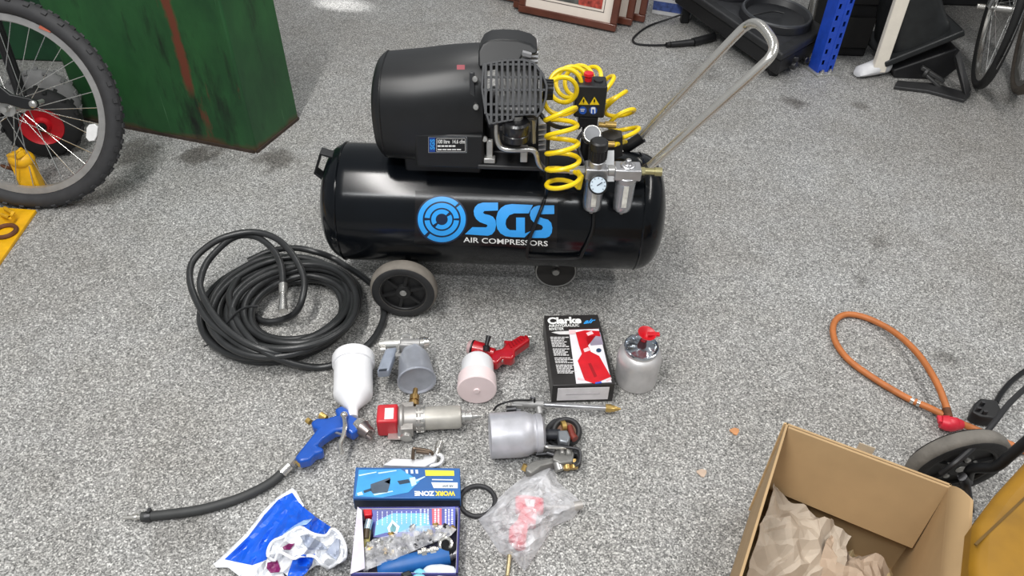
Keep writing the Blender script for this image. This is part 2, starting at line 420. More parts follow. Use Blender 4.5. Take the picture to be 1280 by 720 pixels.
S1 = [(720, 148), (600, 148), (560, 160), (535, 185), (525, 215), (530, 250), (545, 280), (575, 305), (610, 318), (632, 326), (636, 336), (626, 347), (515, 345), (455, 402), (640, 414), (672, 403), (695, 375), (705, 330), (700, 290), (680, 262), (650, 248), (612, 240), (600, 230), (610, 216), (720, 212)]
Gg = [(1000, 168), (830, 160), (780, 168), (745, 190), (718, 225), (706, 270), (706, 320), (715, 360), (740, 395), (780, 418), (830, 425), (932, 428), (985, 375), (935, 396), (935, 268), (865, 268), (865, 370), (815, 368), (790, 350), (780, 320), (785, 285), (810, 250), (850, 235), (965, 235)]
S2 = [(1170, 170), (1040, 172), (1005, 185), (980, 215), (975, 250), (985, 285), (1010, 310), (1050, 322), (1072, 332), (1080, 350), (1068, 368), (1015, 372), (985, 432), (1100, 432), (1130, 420), (1150, 390), (1155, 350), (1145, 310), (1120, 285), (1080, 275), (1050, 262), (1045, 252), (1060, 242), (1170, 240)]
for q in (S1, Gg, S2): print2d([Z(q)], lambda x, y: TANK(x, y, e2), 3, 'letter', SKY, tank)
print2d(text_at('AIR COMPRESSORS', Z([(443, 466)])[0], Z([(1118, 499)])[0], Z([(443, 424)])[0], 0.012), lambda x, y: TANK(x, y, e2), 3, 'lettering', WHITE, tank)
# wheels
def disc_wheel(parent, c, ax, R, wd, tread, hub, capm, spokes=6):
    c, ax = V(c), V(ax).normalized()
    q = MB(); h = wd / 2
    q.lathe(c - ax * h, ax, [(0, R * .70), (0, R * .90), (wd * .12, R * .97), (wd * .3, R), (wd * .7, R), (wd * .88, R * .97), (wd, R * .9), (wd, R * .70), (0, R * .70)], 48, caps=False)
    ty = q.build('tyre', tread, parent)
    for sgn in (-1, 1):
        s_ = MB(); s_.lathe(c + ax * (sgn * h * 0.99), ax * sgn, [(0, R * .93), (0.0015, R * .91), (0.0022, R * .74), (0.0, R * .7), (0, R * .93)], 48, caps=False); s_.build('sidewall', RUBBER, ty)
    hu = MB(); hu.lathe(c - ax * h * .35, ax, [(0, R * .71), (h * .7, R * .71)], 40); hu.lathe(c - ax * h * .98, ax, [(0, R * .66), (0, R * .73), (wd * .98, R * .73), (wd * .98, R * .66), (0, R * .66)], 48, caps=False)
    for sgn in (-1, 1):
        hu.lathe(c + ax * (sgn * h * 0.2), ax * sgn, [(0, R * .26), (h * .75, R * .22), (h * .8, 0)], 20)
        hu.torus(c + ax * (sgn * h * .75), ax, R * .67, R * .035, 40, 6)
        x, y, _ = frame_of(ax)
        for i in range(spokes):
            a = 2 * math.pi * i / spokes + 0.3; d = x * math.cos(a) + y * math.sin(a)
            hu.bar(c + ax * (sgn * h * .55) + d * R * .2, c + ax * (sgn * h * .5) + d * R * .66, R * .09, h * .5, ax)
    ho = hu.build('hub', hub, parent)
    for sgn in (-1, 1):
        k = MB(); k.lathe(c + ax * (sgn * h * .78), ax * sgn, [(0, R * .11), (h * .25, R * .10), (h * .32, R * .05), (h * .33, 0)], 16); k.build('axle_cap', capm, ho)
    return ty
wc = AT(505, 358, TY - 0.178); wc.z = 0.093
wf = bpy.data.objects.new('wheel', None); C.objects.link(wf); wf.parent = comp; OFF[wf.name] = OFF[comp.name]
HUBM = M((26, 26, 27), 0.5)
disc_wheel(wf, (wc.x, TY - 0.180, 0.093), (0, -1, 0), 0.093, 0.04, GREYRUB, HUBM, STEEL)
wb = bpy.data.objects.new('wheel', None); C.objects.link(wb); wb.parent = comp; OFF[wb.name] = OFF[comp.name]
disc_wheel(wb, (wc.x, TY + 0.180, 0.093), (0, -1, 0), 0.093, 0.04, GREYRUB, HUBM, STEEL)
q = MB(); q.cyl((wc.x, TY - 0.165, 0.093), (wc.x, TY + 0.165, 0.093), 0.008)
q.box((wc.x, TY, 0.10), (0.05, 0.22, 0.05)); q.build('axle_bracket', BLACK, comp, bevel=0.004)
# front foot: swivel castor
cx = G(693, 356).x
ct = bpy.data.objects.new('castor', None); C.objects.link(ct); ct.parent = comp; OFF[ct.name] = OFF[comp.name]
q = MB(); q.lathe((cx, TY - 0.045, 0.062), (0, 1, 0), [(0, .045), (0, .058), (.004, .062), (.026, .062), (.03, .058), (.03, .045), (.02, .04), (.01, .04)], 40); q.build('wheel', M((48, 46, 44), 0.5), ct)
q = MB(); q.torus((cx, TY - .0452, .062), (0, 1, 0), .058, .0022, 40, 6); q.build('rim_edge', STEEL, ct)
q = MB(); q.lathe((cx, TY - .046, .062), (0, -1, 0), [(0, .012), (.006, .01), (.006, 0)], 14); q.build('axle_cap', STEEL, ct)
q = MB(); q.box((cx, TY - 0.008, 0.082), (0.03, 0.005, 0.06)); q.box((cx, TY - 0.005, 0.112), (0.07, 0.07, 0.014)); q.build('fork', BLACK, ct, bevel=0.002)
# carry handle on the left dome
pts = [AT(418, 194, TY), AT(402, 189, TY), AT(395, 213, TY), AT(414, 228, TY)]
q = MB()
for a, b in zip(pts, pts[1:]): q.bar(a, b + (b - a).normalized() * 0.003, 0.006, 0.032, (0, 1, 0))
q.build('carry_handle', BLACK, comp, bevel=0.001)
# chrome push handle
Yn, Yf = 1.69, 1.88
path = [AT(806, 214, Yn), AT(840, 183, Yn), AT(900, 129, Yn), AT(950, 84, Yn)] + [AT(964, 69, Yn + .006), AT(967, 57, Yn + .03), AT(962, 45, Yn + .07), AT(952, 33, Yn + .125), AT(943, 29, Yn + .16), AT(934, 32, Yf - .006)] + [AT(922, 42, Yf), AT(880, 86, Yf), AT(840, 129, Yf), AT(797, 175, Yf)]
q = MB(); q.tube(smooth(path, 6), 0.0118, 14); q.build('push_handle', CHROME, comp)
for p, yy in ((path[0], Yn), (path[-1], Yf)):
    k = MB(); k.cyl(p - V((0.035, 0, 0.03)), p + V((0.012, 0, 0.01)), 0.016, n=14); k.build('handle_socket', BLACK, comp)
# motor shroud
def rsec(x, yc, zc, hy, hz, n=40, e=3.2):
    o = []
    for i in range(n):
        a = 2 * math.pi * i / n; ca, sa = math.cos(a), math.sin(a)
        o.append(V((x, yc + hy * math.copysign(abs(ca) ** (2 / e), ca), zc + hz * math.copysign(abs(sa) ** (2 / e), sa))))
    return o
mx0, mx1 = AT(471, 140, 1.75).x, AT(606, 140, 1.75).x
MW = mx1 - mx0
q = MB(); secs = []
for t, hy, z0, z1 in [(0, .085, .500, .640), (.004, .098, .482, .655), (.02, .112, .462, .670), (.06, .121, .448, .680), (.09, .124, .444, .683), (.11, .126, .440, .684), (.4, .130, .436, .694), (.65, .129, .436, .706), (.9, .122, .440, .715), (1.0, .118, .445, .716)]:
    secs.append(rsec(mx0 + MW * t, TY - 0.005, (z0 + z1) / 2, hy, (z1 - z0) / 2, e=2.7 if t > .05 else 2.4))
q.loft(secs); shroud = q.build('motor_shroud', M((21, 22, 24), 0.4, var=0.15), comp)
q = MB(); q.torus((0, 0, 0), (1, 0, 0), 1, 0.006, 48, 6); base = secs[4]
ring = MB(); ring.tube([p + (p - V((p.x, TY, .565))).normalized() * 0.0005 for p in base], 0.0025, 6, True); ring.build('shroud_lip', M((24, 25, 26), .4), shroud)
q = MB(); q.box(((mx0 + mx1) / 2 + 0.03, TY, 0.42), (0.20, 0.13, 0.06)); q.build('motor_base', BLACK, comp, bevel=0.006)
# terminal cover with rating plate
fy = 1.645
a, b = AT(517, 167, fy), AT(605, 212, fy)
tb = MB(); tb.box(((a.x + b.x) / 2, fy + 0.045, (a.z + b.z) / 2), (b.x - a.x, 0.09, a.z - b.z)); tcv = tb.build('terminal_cover', M((19, 20, 22), 0.45), comp, bevel=0.007, seg=3)
FP = PLANE((0, fy - 0.0006, 0), (0, 1, 0)); FP2 = PLANE((0, fy - 0.0012, 0), (0, 1, 0)); FP3 = PLANE((0, fy - 0.0018, 0), (0, 1, 0))
pl = print2d([rect(535.5, 171, 583.5, 191)], FP, None, 'rating_plate', M((176, 180, 186), 0.4, .3), tcv)
print2d([rect(536, 171.5, 583, 190.5)], FP2, None, 'plate_face', M((18, 18, 20), 0.5), pl)
print2d([rect(536.5, 172, 544, 190)], FP3, None, 'blue_stripe', M((30, 70, 150), .5), pl)
print2d(text_at('100 litre  14.6 cfm', (547, 179.5), (581, 179.5), (547, 174.5), 0.02) + [rect(547 + k * 4.6, 181.6, 550.8 + k * 4.6, 183.6) for k in range(5)] + [rect(547 + k * 6, 186.2, 552.2 + k * 6, 187.8) for k in range(5)] + [rect(545.5, 173, 581.8, 173.4), rect(545.5, 189.2, 581.8, 189.6), rect(581.4, 173, 581.8, 189.6), rect(545.5, 173, 545.9, 189.6)], FP3, None, 'plate_text', WHITE, pl)
print2d(text_at('SGS', (543.5, 187), (543.5, 174), (537.5, 187), .04), PLANE((0, fy - 0.0022, 0), (0, 1, 0)), None, 'plate_letters', SKY, pl)
for (x, y, yy) in [(517, 172, 1.655), (606, 174, 1.65), (594, 99, 1.66), (595, 134, 1.648)]:
    p = AT(x, y, yy); q = MB(); q.lathe(p, (0, -1, 0.3), [(-.01, .006), (0, .0075), (.003, .006), (.004, 0)], 14); q.build('screw', STEEL, comp)
q = MB()
for x0 in (592, ):
    q.bar(AT(590, 90, 1.672), AT(591, 142, 1.662), 0.012, 0.008, (0, 1, 0))
q.build('shroud_bracket', M((52, 53, 55), .4), comp, bevel=0.002)
print2d([rect(571, 81, 581, 87)], PLANE(AT(576, 84, 1.655), (0, -.75, .66)), None, 'red_badge', M((130, 40, 52), .5), shroud)
# V-twin pump
pm = bpy.data.objects.new('pump', None); C.objects.link(pm); pm.parent = comp; OFF[pm.name] = OFF[comp.name]
cxm = AT(645, 150, 1.78).x
q = MB(); q.lathe((cxm - 0.075, TY, 0.525), (1, 0, 0), [(0, .06), (.0, .075), (.01, .085), (.13, .085), (.14, .07), (.14, 0)], 32); q.box((cxm, TY, 0.455), (0.13, 0.16, 0.05)); q.build('crankcase', M((62, 62, 64), 0.5, .6, bump=.15), pm, bevel=0.004)
for sgn in (-1, 1):
    d = V((0, sgn * 0.62, 0.78)); x = V((1, 0, 0)); n_ = d.cross(x)
    k = MB()
    for i in range(9): k.box(V((cxm, TY, 0.525)) + d * (0.075 + i * 0.011), (0.10, 0.115, 0.005), (x, n_, d))
    k.cyl(V((cxm, TY, 0.525)) + d * .06, V((cxm, TY, .525)) + d * .165, 0.045, n=20); k.build('cylinder_fin', ALU, pm, split=True)
    k = MB(); k.box(V((cxm, TY, 0.525)) + d * 0.182, (0.10, 0.115, 0.03), (x, n_, d)); k.build('cylinder_head', CASTALU, pm, bevel=0.004)
GP0 = AT(642, 117, 1.625); GN = V((0.03, -0.82, 0.57)).normalized()
GPL = PLANE(GP0, GN)
out = [(603, 79), (630, 74), (655, 73), (668, 77), (680, 92), (685, 107), (684, 122), (679, 138), (672, 147), (667, 144), (643, 145), (641, 151), (611, 156), (605, 137), (601, 110)]
q = MB(); n = len(out); o_ = [GPL(x, y) for x, y in out]; cxy = (642, 115)
inn = [GPL(cxy[0] + (x - cxy[0]) * .93, cxy[1] + (y - cxy[1]) * .93) for x, y in out]
bk = [p - GN * 0.085 for p in o_]; bi = [p - GN * 0.085 for p in inn]
q.add(o_ + inn + bk + bi, [(i, (i + 1) % n, n + (i + 1) % n, n + i) for i in range(n)] + [(i, 2 * n + i, 2 * n + (i + 1) % n, (i + 1) % n) for i in range(n)] + [(n + i, n + (i + 1) % n, 3 * n + (i + 1) % n, 3 * n + i) for i in range(n)] + [(2 * n + i, 3 * n + i, 3 * n + (i + 1) % n, 2 * n + (i + 1) % n) for i in range(n)])
GUARD = M((38, 39, 42), 0.42, var=.08)
gd = q.build('fan_guard', GUARD, pm, bevel=0.0015)
def yspan(x, poly):
    ys = []
    for i in range(len(poly)):
        (x0, y0), (x1, y1) = poly[i], poly[(i + 1) % len(poly)]
        if (x0 > x) != (x1 > x): ys.append(y0 + (y1 - y0) * (x - x0) / (x1 - x0))
    return (min(ys), max(ys)) if ys else None
for i in range(11):
    x = 607 + i * 6.9
    ys = yspan(x, out)
    if ys:
        k = MB(); k.bar(GPL(x, ys[0] + 1) - GN * .003, GPL(x, ys[1] - 1) - GN * .003, 0.0086, 0.006, GN.cross(V((0, 0, 1)))); k.build('slat', GUARD, gd)
for y in (80, 96, 112, 130, 143):
    xs_ = [(o[0]) for o in out]
    xr = yspan(y, [(b_, a_) for a_, b_ in out])
    k = MB(); k.bar(GPL(xr[0] + 1, y) - GN * .006, GPL(xr[1] - 1, y) - GN * .006, 0.005, 0.005, GN); k.build('slat', GUARD, gd)
HP = PLANE(AT(635, 65, 1.72), (0, -.75, .66))
q = MB(); q.prism([HP(x, y) for x, y in [(598, 84), (598, 64), (603, 55), (612, 50), (628, 49), (648, 50), (664, 55), (672, 62), (671, 68), (660, 68), (655, 66), (650, 76), (640, 84)]], V((0, .11, -.02))); q.build('head_cowl', M((18, 19, 21), 0.45), pm, bevel=0.012, seg=4)
q = MB()
q.bar(AT(653, 66, 1.715), AT(664, 69, 1.715), .012, .008)
q.build('rear_fins', ALU, pm)
q = MB(); kp = AT(685, 112, 1.68); q.cyl(kp - V((.012, 0, 0)), kp + V((.012, 0, 0)), 0.022, n=24)
for i in range(14):
    a = i * math.pi / 7; q.box(kp + V((.001, math.cos(a) * .022, math.sin(a) * .022)), (.022, .004, .004))
q.build('ribbed_knob', BLACK, pm)
fp = AT(645, 162, 1.60); q = MB(); q.lathe(fp + V((0, 0, -.026)), (0, 0, 1), [(0, .026), (.002, .031), (.018, .032), (.02, .030), (.023, .032), (.045, .032), (.05, .028), (.05, 0)], 28); q.build('intake_filter', M((20, 20, 22), .28, coat=.3), pm)
q = MB(); q.cyl(fp + V((0, .012, .022)), fp + V((0, .012, .032)), .016, n=16); q.box(fp + V((0, .03, .03)), (.06, .03, .004)); q.build('filter_neck', STEEL, pm)
q = MB(); q.tube(smooth([AT(621, 150, 1.62), AT(621, 168, 1.615), AT(624, 181, 1.61), AT(632, 186.5, 1.605), AT(648, 187, 1.60), AT(664, 187, 1.60), AT(670, 192, 1.60), AT(673, 203, 1.61), AT(679, 210, 1.62), AT(690, 213, 1.64), AT(722, 214, 1.65)], 6), 0.0068, 12); q.build('air_pipe', M((196, 194, 190), 0.3, .9), comp)
q = MB(); q.box(AT(655, 192, 1.63), (.018, .01, .045)); q.box(AT(612, 190, 1.66), (.016, .01, .07)); q.box(AT(612, 199, 1.655), (.028, .02, .014)); q.build('pump_bracket', STEEL, pm, bevel=.002, split=True)
q = MB(); q.box(AT(640, 200, 1.68), (.17, .08, .012)); q.box(AT(640, 194, 1.72), (.15, .06, .03)); q.build('base_plate', M((40, 40, 42), .5), pm, bevel=.003)
q = MB(); q.bar(AT(666, 146, 1.655), AT(667, 179, 1.645), .008, .008); q.build('head_strut', STEEL, pm)
q = MB()
for i in range(6): q.bar(AT(673, 150 + i * 6.2, 1.70), AT(685, 149 + i * 6.2, 1.70), .05, .004)
q.build('cooler_fin', ALU, pm, split=True)
# pressure switch
sy = 1.76; a, b = AT(720, 109, sy), AT(755, 150, sy)
sw = bpy.data.objects.new('pressure_switch', None); C.objects.link(sw); sw.parent = comp; OFF[sw.name] = OFF[comp.name]
q = MB(); q.box(((a.x + b.x) / 2, sy + .03, (a.z + b.z) / 2 + .004), (b.x - a.x, .06, a.z - b.z)); q.build('housing', M((30, 31, 33), .4), sw, bevel=.005, seg=3)
q = MB(); q.lathe(V(((a.x + b.x) / 2 - .008, sy + .03, a.z + .003)), (0, 0, 1), [(0, .009), (.012, .009), (.016, .013), (.022, .012), (.024, 0)], 20); q.build('red_button', RED, sw)
q = MB(); q.lathe(V(((a.x + b.x) / 2 + .018, sy + .03, a.z + .004)), (0, 0, 1), [(0, .012), (.004, .011), (.004, 0)], 20); q.build('adjuster', BLACK, sw)
SP = PLANE((0, sy - .0008, 0), (0, 1, 0)); SP2 = PLANE((0, sy - .0014, 0), (0, 1, 0)); SP3 = PLANE((0, sy - .002, 0), (0, 1, 0))
for cxp in (729.5, 743):
    print2d([[(cxp, 121), (cxp + 6.3, 131), (cxp - 6.3, 131)]], SP, None, 'warning_triangle', YEL, sw)
    print2d([[(cxp - .6, 124), (cxp + .9, 124), (cxp - .2, 127), (cxp + 1, 127), (cxp - .6, 130), (cxp - .2, 127.6), (cxp - 1.2, 127.6)]], SP2, None, 'warning_mark', BLACK, sw)
BD = M((24, 84, 180), .5)
for cxp in (728.5, 741.5):
    print2d([[(cxp + 5 * math.cos(i * .5236), 138 + 5 * math.sin(i * .5236)) for i in range(12)]], SP, None, 'mandatory_sign', BD, sw)
print2d([rect(725.5, 136, 731, 137.2), rect(725.8, 138.4, 730, 139.4)], SP2, None, 'sign_mark', WHITE, sw)
print2d([[(738.8, 134.6), (740, 134), (743, 134), (744.2, 134.6), (744.2, 141.5), (742.8, 142), (742.8, 136.5), (740.2, 136.5), (740.2, 142), (738.8, 141.5)]], SP2, None, 'sign_mark', WHITE, sw)
pb = V(((a.x + b.x) / 2, sy + .03, 0))
q = MB(); q.cyl((pb.x, pb.y, .40), (pb.x, pb.y, b.z + .01), .012); q.box((pb.x, pb.y, b.z - .012), (.05, .05, .03)); q.build('switch_riser', BLACK, sw, bevel=.003)
gp = AT(740, 168, 1.69); q = MB(); q.lathe(gp + V((0, .02, -.016)), (0, -.75, .66), [(0, .018), (.002, .023), (.026, .023), (.03, .021), (.03, 0)], 28); q.build('tank_gauge', CHROME, comp)
gd_ = MB(); gd_.lathe(gp + V((0, .02, -.016)) + V((0, -.75, .66)).normalized() * .0302, (0, -.75, .66), [(0, .019), (.0005, .019), (.0005, 0)], 28); gd_.build('gauge_face', M((120, 122, 126), .3), comp)
q = MB()
for (x0, x1, r_) in [(741, 748, .008), (748, 755, .010), (755, 768, .008)]: q.cyl(AT(x0, 180, 1.70), AT(x1, 180.5, 1.70), r_, n=6 if r_ > .009 else 14)
q.build('outlet_coupling', BRASS, comp)
q = MB()
for (x0, x1, r_) in [(748, 756, .007), (756, 770, .009)]: q.cyl(AT(x0, 155.5, 1.78), AT(x1, 156.5, 1.78), r_, n=10)
q.build('brass_coupling', BRASS, comp)
q = MB(); q.cyl(AT(765, 168, 1.76), AT(765, 192, 1.76), .03, n=6); q.build('manifold_block', BLACK, comp)
# filter regulator and lubricator
fr = bpy.data.objects.new('filter_regulator', None); C.objects.link(fr); fr.parent = comp; OFF[fr.name] = OFF[comp.name]
yy = 1.615; c1, c2 = AT(745, 213, yy), AT(784, 214, yy)
CHM = M((188, 188, 190), .34, .85)
q = MB(); q.box(c1, (.055, .045, .03)); q.lathe(c1 + V((0, 0, -.03)), (0, 0, 1), [(0, .024), (.01, .027), (.02, .027)], 24); q.lathe(c1, (0, 0, 1), [(.012, .022), (.03, .02), (.03, 0)], 24); q.build('regulator_body', CHM, fr, bevel=.003)
q = MB(); q.box(c2, (.065, .045, .03)); q.lathe(c2 + V((0, 0, -.03)), (0, 0, 1), [(0, .024), (.01, .027), (.02, .027)], 24); q.lathe(c2, (0, 0, 1), [(.012, .02), (.02, .018), (.02, .007), (.034, .007), (.034, 0)], 24); q.build('lubricator_body', CHM, fr, bevel=.003)
for cc in (c1, c2):
    q = MB(); q.lathe(cc + V((0, 0, -.115)), (0, 0, 1), [(0, .008), (.0, .017), (.006, .0225), (.02, .024), (.09, .025)], 28); bw = q.build('bowl', M((176, 178, 182), .26, .75, var=.1), fr)
    q = MB()
    for a_ in (-1, ):
        q.box(cc + V((0, -.0245, -.06)), (.012, .003, .062))
    q.build('sight_glass', M((216, 214, 206), .2, var=.2, scale=90), bw)
    q = MB(); q.cyl(cc + V((0, 0, -.126)), cc + V((0, 0, -.114)), .005, n=8); q.build('drain', STEEL, bw)
q = MB(); kb = c1 + V((0, 0, .03)); q.lathe(kb, (0, 0, 1), [(0, .019), (.004, .0215), (.03, .021), (.034, .023), (.05, .022), (.054, .018), (.054, 0)], 28)
for i in range(18):
    a_ = i * math.pi / 9; q.box(kb + V((math.cos(a_) * .0215, math.sin(a_) * .0215, .018)), (.003, .003, .024))
q.build('regulator_knob', BLACK, fr)
g0 = AT(747.5, 231, 1.575); ga = V((0, -.85, .5)).normalized()
q = MB(); q.lathe(g0 - ga * .012, ga, [(0, .016), (.004, .023), (.016, .024), (.018, .021), (.016, .0195), (.016, 0)], 32); q.cyl(g0 - ga * .03, g0, .006); gg = q.build('pressure_gauge', BLACK, fr)
q = MB(); q.lathe(g0 + ga * .0042, ga, [(0, .0195), (.0005, .0195), (.0005, 0)], 28); q.build('dial', M((196, 210, 222), .4, var=.03), gg)
gx, gy, _ = frame_of(ga)
q = MB(); q.bar(g0 + ga * .0056 + (V((-.7, 0, -.6))) * .013, g0 + ga * .0056 + V((.7, 0, .6)) * .013, .002, .0008, ga)
for i in range(9):
    an = math.radians(-40 + i * 32.5); d_ = V((math.cos(an), 0, 0)) + ga.cross(V((1, 0, 0))) * -math.sin(an) * -1
    q.bar(g0 + ga * .0054 + d_ * .0145, g0 + ga * .0054 + d_ * .018, .0014, .0008, ga)
q.build('dial_marks', M((24, 34, 60), .5), gg)
q = MB(); q.bar(AT(762, 188, 1.64), AT(762, 227, 1.60), .022, .003, (0, 1, 0)); q.build('mount_plate', M((196, 196, 196), .35, .8), fr)
q = MB(); q.cyl(AT(718, 213, yy), AT(736, 213, yy), .011, n=6); q.cyl(AT(760, 213, yy), AT(768, 213, yy), .014, n=12); q.build('pipe_nut', STEEL, fr, split=True)
q = MB(); q.cyl(AT(797, 214, yy), AT(806, 214, yy), .010, n=6); q.cyl(AT(806, 214, yy), AT(818, 214.5, yy), .0085, n=16); q.cyl(AT(818, 214.5, yy), AT(827, 215, yy), .011, n=16); q.build('quick_coupler', M((184, 176, 132), .35, .8), fr)
# cables on the compressor
q = MB(); q.tube(smooth([AT(673, 136, 1.66), AT(678, 146, 1.645), AT(690, 156, 1.64), AT(706, 160, 1.68), AT(724, 159, 1.74)], 6), .0055, 8); q.build('switch_cable', BLACK, comp)
q = MB(); q.tube(smooth([AT(686, 150, 1.64), AT(685, 180, 1.625), AT(684, 210, 1.61), AT(684, 232, 1.605)] + [TANK(x, y, .007) for x, y in [(682, 245), (676, 262), (668, 282), (661, 302), (659, 317)]] + [TANK(663, 323, .01), TANK(692, 324, .01), TANK(722, 323, .01)] + [TANK(x, y, .007) for x, y in [(729, 314), (736, 300), (741, 286), (742, 274)]] + [AT(742, 262, 1.64)], 5), .0046, 8); q.build('power_cable', M((14, 14, 15), .4), comp)
q = MB(); q.tube(smooth([AT(733, 160, 1.74), AT(722, 176, 1.70), AT(726, 196, 1.66), AT(733, 208, 1.64)], 6), .0045, 8); q.build('gauge_tube', DKSTEEL, comp)

# ------------------------------------------------------------------ yellow recoil hose hung on the pressure switch
ctr = smooth([AT(704, 240, 1.572), AT(704, 226, 1.575), AT(704, 208, 1.585), AT(703, 184, 1.60), AT(702, 160, 1.62), AT(700, 136, 1.64), AT(700, 118, 1.69), AT(706, 106, 1.77), AT(720, 101, 1.86), AT(738, 101, 1.90), AT(756, 110, 1.90), AT(771, 130, 1.87), AT(780, 158, 1.82), AT(783, 178, 1.80)], 60)
acc = [0.0]
for p_, q_ in zip(ctr, ctr[1:]): acc.append(acc[-1] + math.hypot((q_ - p_).x, (q_ - p_).z) + .25 * abs((q_ - p_).y))
turns = 14.5; hp = []; px_ = V((1, 0, 0))
for i, p_ in enumerate(ctr):
    t_ = (ctr[min(i + 1, len(ctr) - 1)] - ctr[max(i - 1, 0)]).normalized()
    px_ = (px_ - t_ * px_.dot(t_)).normalized(); py_ = t_.cross(px_)
    ph = 2 * math.pi * turns * acc[i] / acc[-1]; rr = .041 - .004 * min(1, acc[i] / acc[-1] * 4)
    hp.append(p_ + px_ * (rr * math.cos(ph)) + py_ * (rr * math.sin(ph)))
hp = [V(AT(722, 214, 1.60)), V(AT(727, 220, 1.585))] + hp[4:] + [V(AT(768, 181, 1.70))]
yh = thing('coiled_air_hose', 'bright yellow coiled recoil hose draped over the compressor pressure switch', 'hose', (ctr[0].x, ctr[0].y, .4))
q = MB(); q.tube(hp, .0058, 8); q.build('coil', YEL, yh)
q = MB(); q.cyl(AT(712, 214, 1.61), AT(724, 214, 1.61), .0085, n=10); q.build('end_fitting', STEEL, yh)
# ------------------------------------------------------------------ black rubber hose coil
bh = thing('air_hose_coil', 'black rubber air hose lying in a loose coil on the floor beside the compressor wheel', 'hose', G(355, 385))
q = MB(); HR = .0094
rng = random.Random(3); path = []
loops = [(356, 381, 95, .010), (354, 383, 88, .010), (357, 380, 81, .010), (360, 384, 74, .010), (364, 386, 66, .010), (352, 382, 92, .028), (356, 384, 84, .028), (361, 383, 76, .028), (366, 386, 62, .028), (372, 388, 54, .030), (354, 379, 90, .046), (358, 381, 82, .046), (363, 383, 73, .046), (368, 384, 64, .047), (373, 384, 56, .048), (360, 379, 86, .064), (366, 382, 76, .064), (371, 383, 66, .064), (368, 380, 72, .080)]
pr_ = None
for k, (cx_, cy_, rx, z) in enumerate(loops):
    c_ = G(cx_, cy_, z); nxt = loops[min(k + 1, len(loops) - 1)]; c2_ = G(nxt[0], nxt[1], nxt[3])
    sc = 2.2 / 960; jx, jy = rng.uniform(-.011, .011), rng.uniform(-.011, .011); ph = rng.uniform(0, 6)
    for i in range(28):
        t = i / 28; an = 2 * math.pi * t + 2.0; b_ = max(0, (t - .6) / .4); b_ = b_ * b_ * (3 - 2 * b_)
        R_ = (rx + (nxt[2] - rx) * b_) * sc; cc = c_ + (c2_ - c_) * b_
        path.append(cc + V((math.cos(an) * R_ + jx * (1 - b_), math.sin(an) * R_ * 1.02 + jy * (1 - b_) + .004 * math.sin(2 * an + ph), .003 * math.sin(3 * an + ph) + .001)))
for p_ in path: p_.z = max(p_.z, HR)
q.tube(smooth(path, 2), HR, 10)
def gp3(l): return [G(x, y, z) for x, y, z in l]
q.tube(smooth(gp3([(372, 436, .02), (345, 446, .05), (310, 437, .068), (284, 420, .075), (258, 397, .085), (240, 362, .10), (238, 335, .115), (250, 316, .13), (277, 298, .14), (314, 290, .145), (345, 298, .14), (367, 320, .13), (380, 348, .11), (378, 373, .085), (369, 391, .05), (352, 400, .022), (332, 402, .014), (316, 394, .014), (308, 380, .016)]), 6), HR, 10)
q.tube(smooth(gp3([(392, 430, .03), (360, 441, .06), (330, 437, .08), (300, 424, .09), (272, 400, .10), (252, 366, .11), (252, 344, .12), (264, 321, .125), (292, 297, .13), (320, 296, .13), (342, 313, .12), (352, 335, .11), (354, 361, .095)]), 6), HR, 10)
q.tube(smooth(gp3([(330, 330, .03), (304, 342, .05), (290, 360, .072), (287, 376, .08), (301, 409, .085), (326, 436, .08), (359, 452, .045), (392, 459, .013), (420, 455, .012), (453, 437, .012), (473, 414, .012), (480, 389, .012), (470, 362, .012), (452, 345, .012), (430, 331, .012), (415, 322, .02), (395, 315, .045), (368, 310, .05), (338, 314, .04), (310, 326, .03)]), 6), HR, 10)
q.build('hose', HOSE, bh)
q = MB(); e0, e1_ = G(354, 360, .096), G(354, 389, .075); dd = (e1_ - e0)
q.lathe(e0, dd, [(-.012, .0125), (dd.length * .25, .0125), (dd.length * .26, .009), (dd.length * .5, .009), (dd.length * .5, .0115), (dd.length * .8, .0115), (dd.length * .82, .0135), (dd.length, .0135), (dd.length, 0)], 18); q.build('quick_coupler', M((215, 214, 210), .25, .9), bh)
q = MB(); q.tube(smooth(gp3([(322, 383, .09), (308, 384, .096), (294, 392, .098), (281, 407, .08), (276, 415, .05)]), 5), .0035, 6); q.tube(smooth(gp3([(281, 421, .05), (270, 427, .03), (255, 433, .02)]), 4), .002, 6); q.build('cable_tie', BLACK, bh)

# ------------------------------------------------------------------ green cabinet
cA, cB, cC = G(104, 150), G(321, 192), G(374, 149)
CAB_F0 = cB; ex_ = (cB - cA).normalized(); CAB_N = V((ex_.y, -ex_.x, 0)); CAB_LOC = (cA + cB) / 2
GREEN = green_paint()
hC = .92; lean = V((0, 0, hC))
cD = cA + (cC - cB)
def post(p, dx=0, dy=0): return p + lean + V((dx, dy, 0))
cabt = thing('metal_cabinet', 'tall green painted steel cabinet with rust streaks and scratched panels', 'cabinet', CAB_LOC)
tb_ = [post(cA, .0, .0), post(cB, -.02, .0), post(cC, -.03, 0), post(cD, 0, 0)]
bt_ = [cA, cB, cC, cD]
q = MB(); q.add(bt_ + tb_, [(0, 1, 2, 3), (4, 7, 6, 5), (0, 4, 5, 1), (1, 5, 6, 2), (2, 6, 7, 3), (3, 7, 4, 0)]); q.build('body', GREEN, cabt, bevel=.008, seg=3)
q = MB()
for a_, b_ in ((0, 1), (1, 2)):
    q.bar(bt_[a_] + (bt_[b_] - bt_[a_]) * .01 + V((0, 0, .006)) + CAB_N * .001, bt_[b_] - (bt_[b_] - bt_[a_]) * .01 + V((0, 0, .006)) + CAB_N * .001, .006, .012)
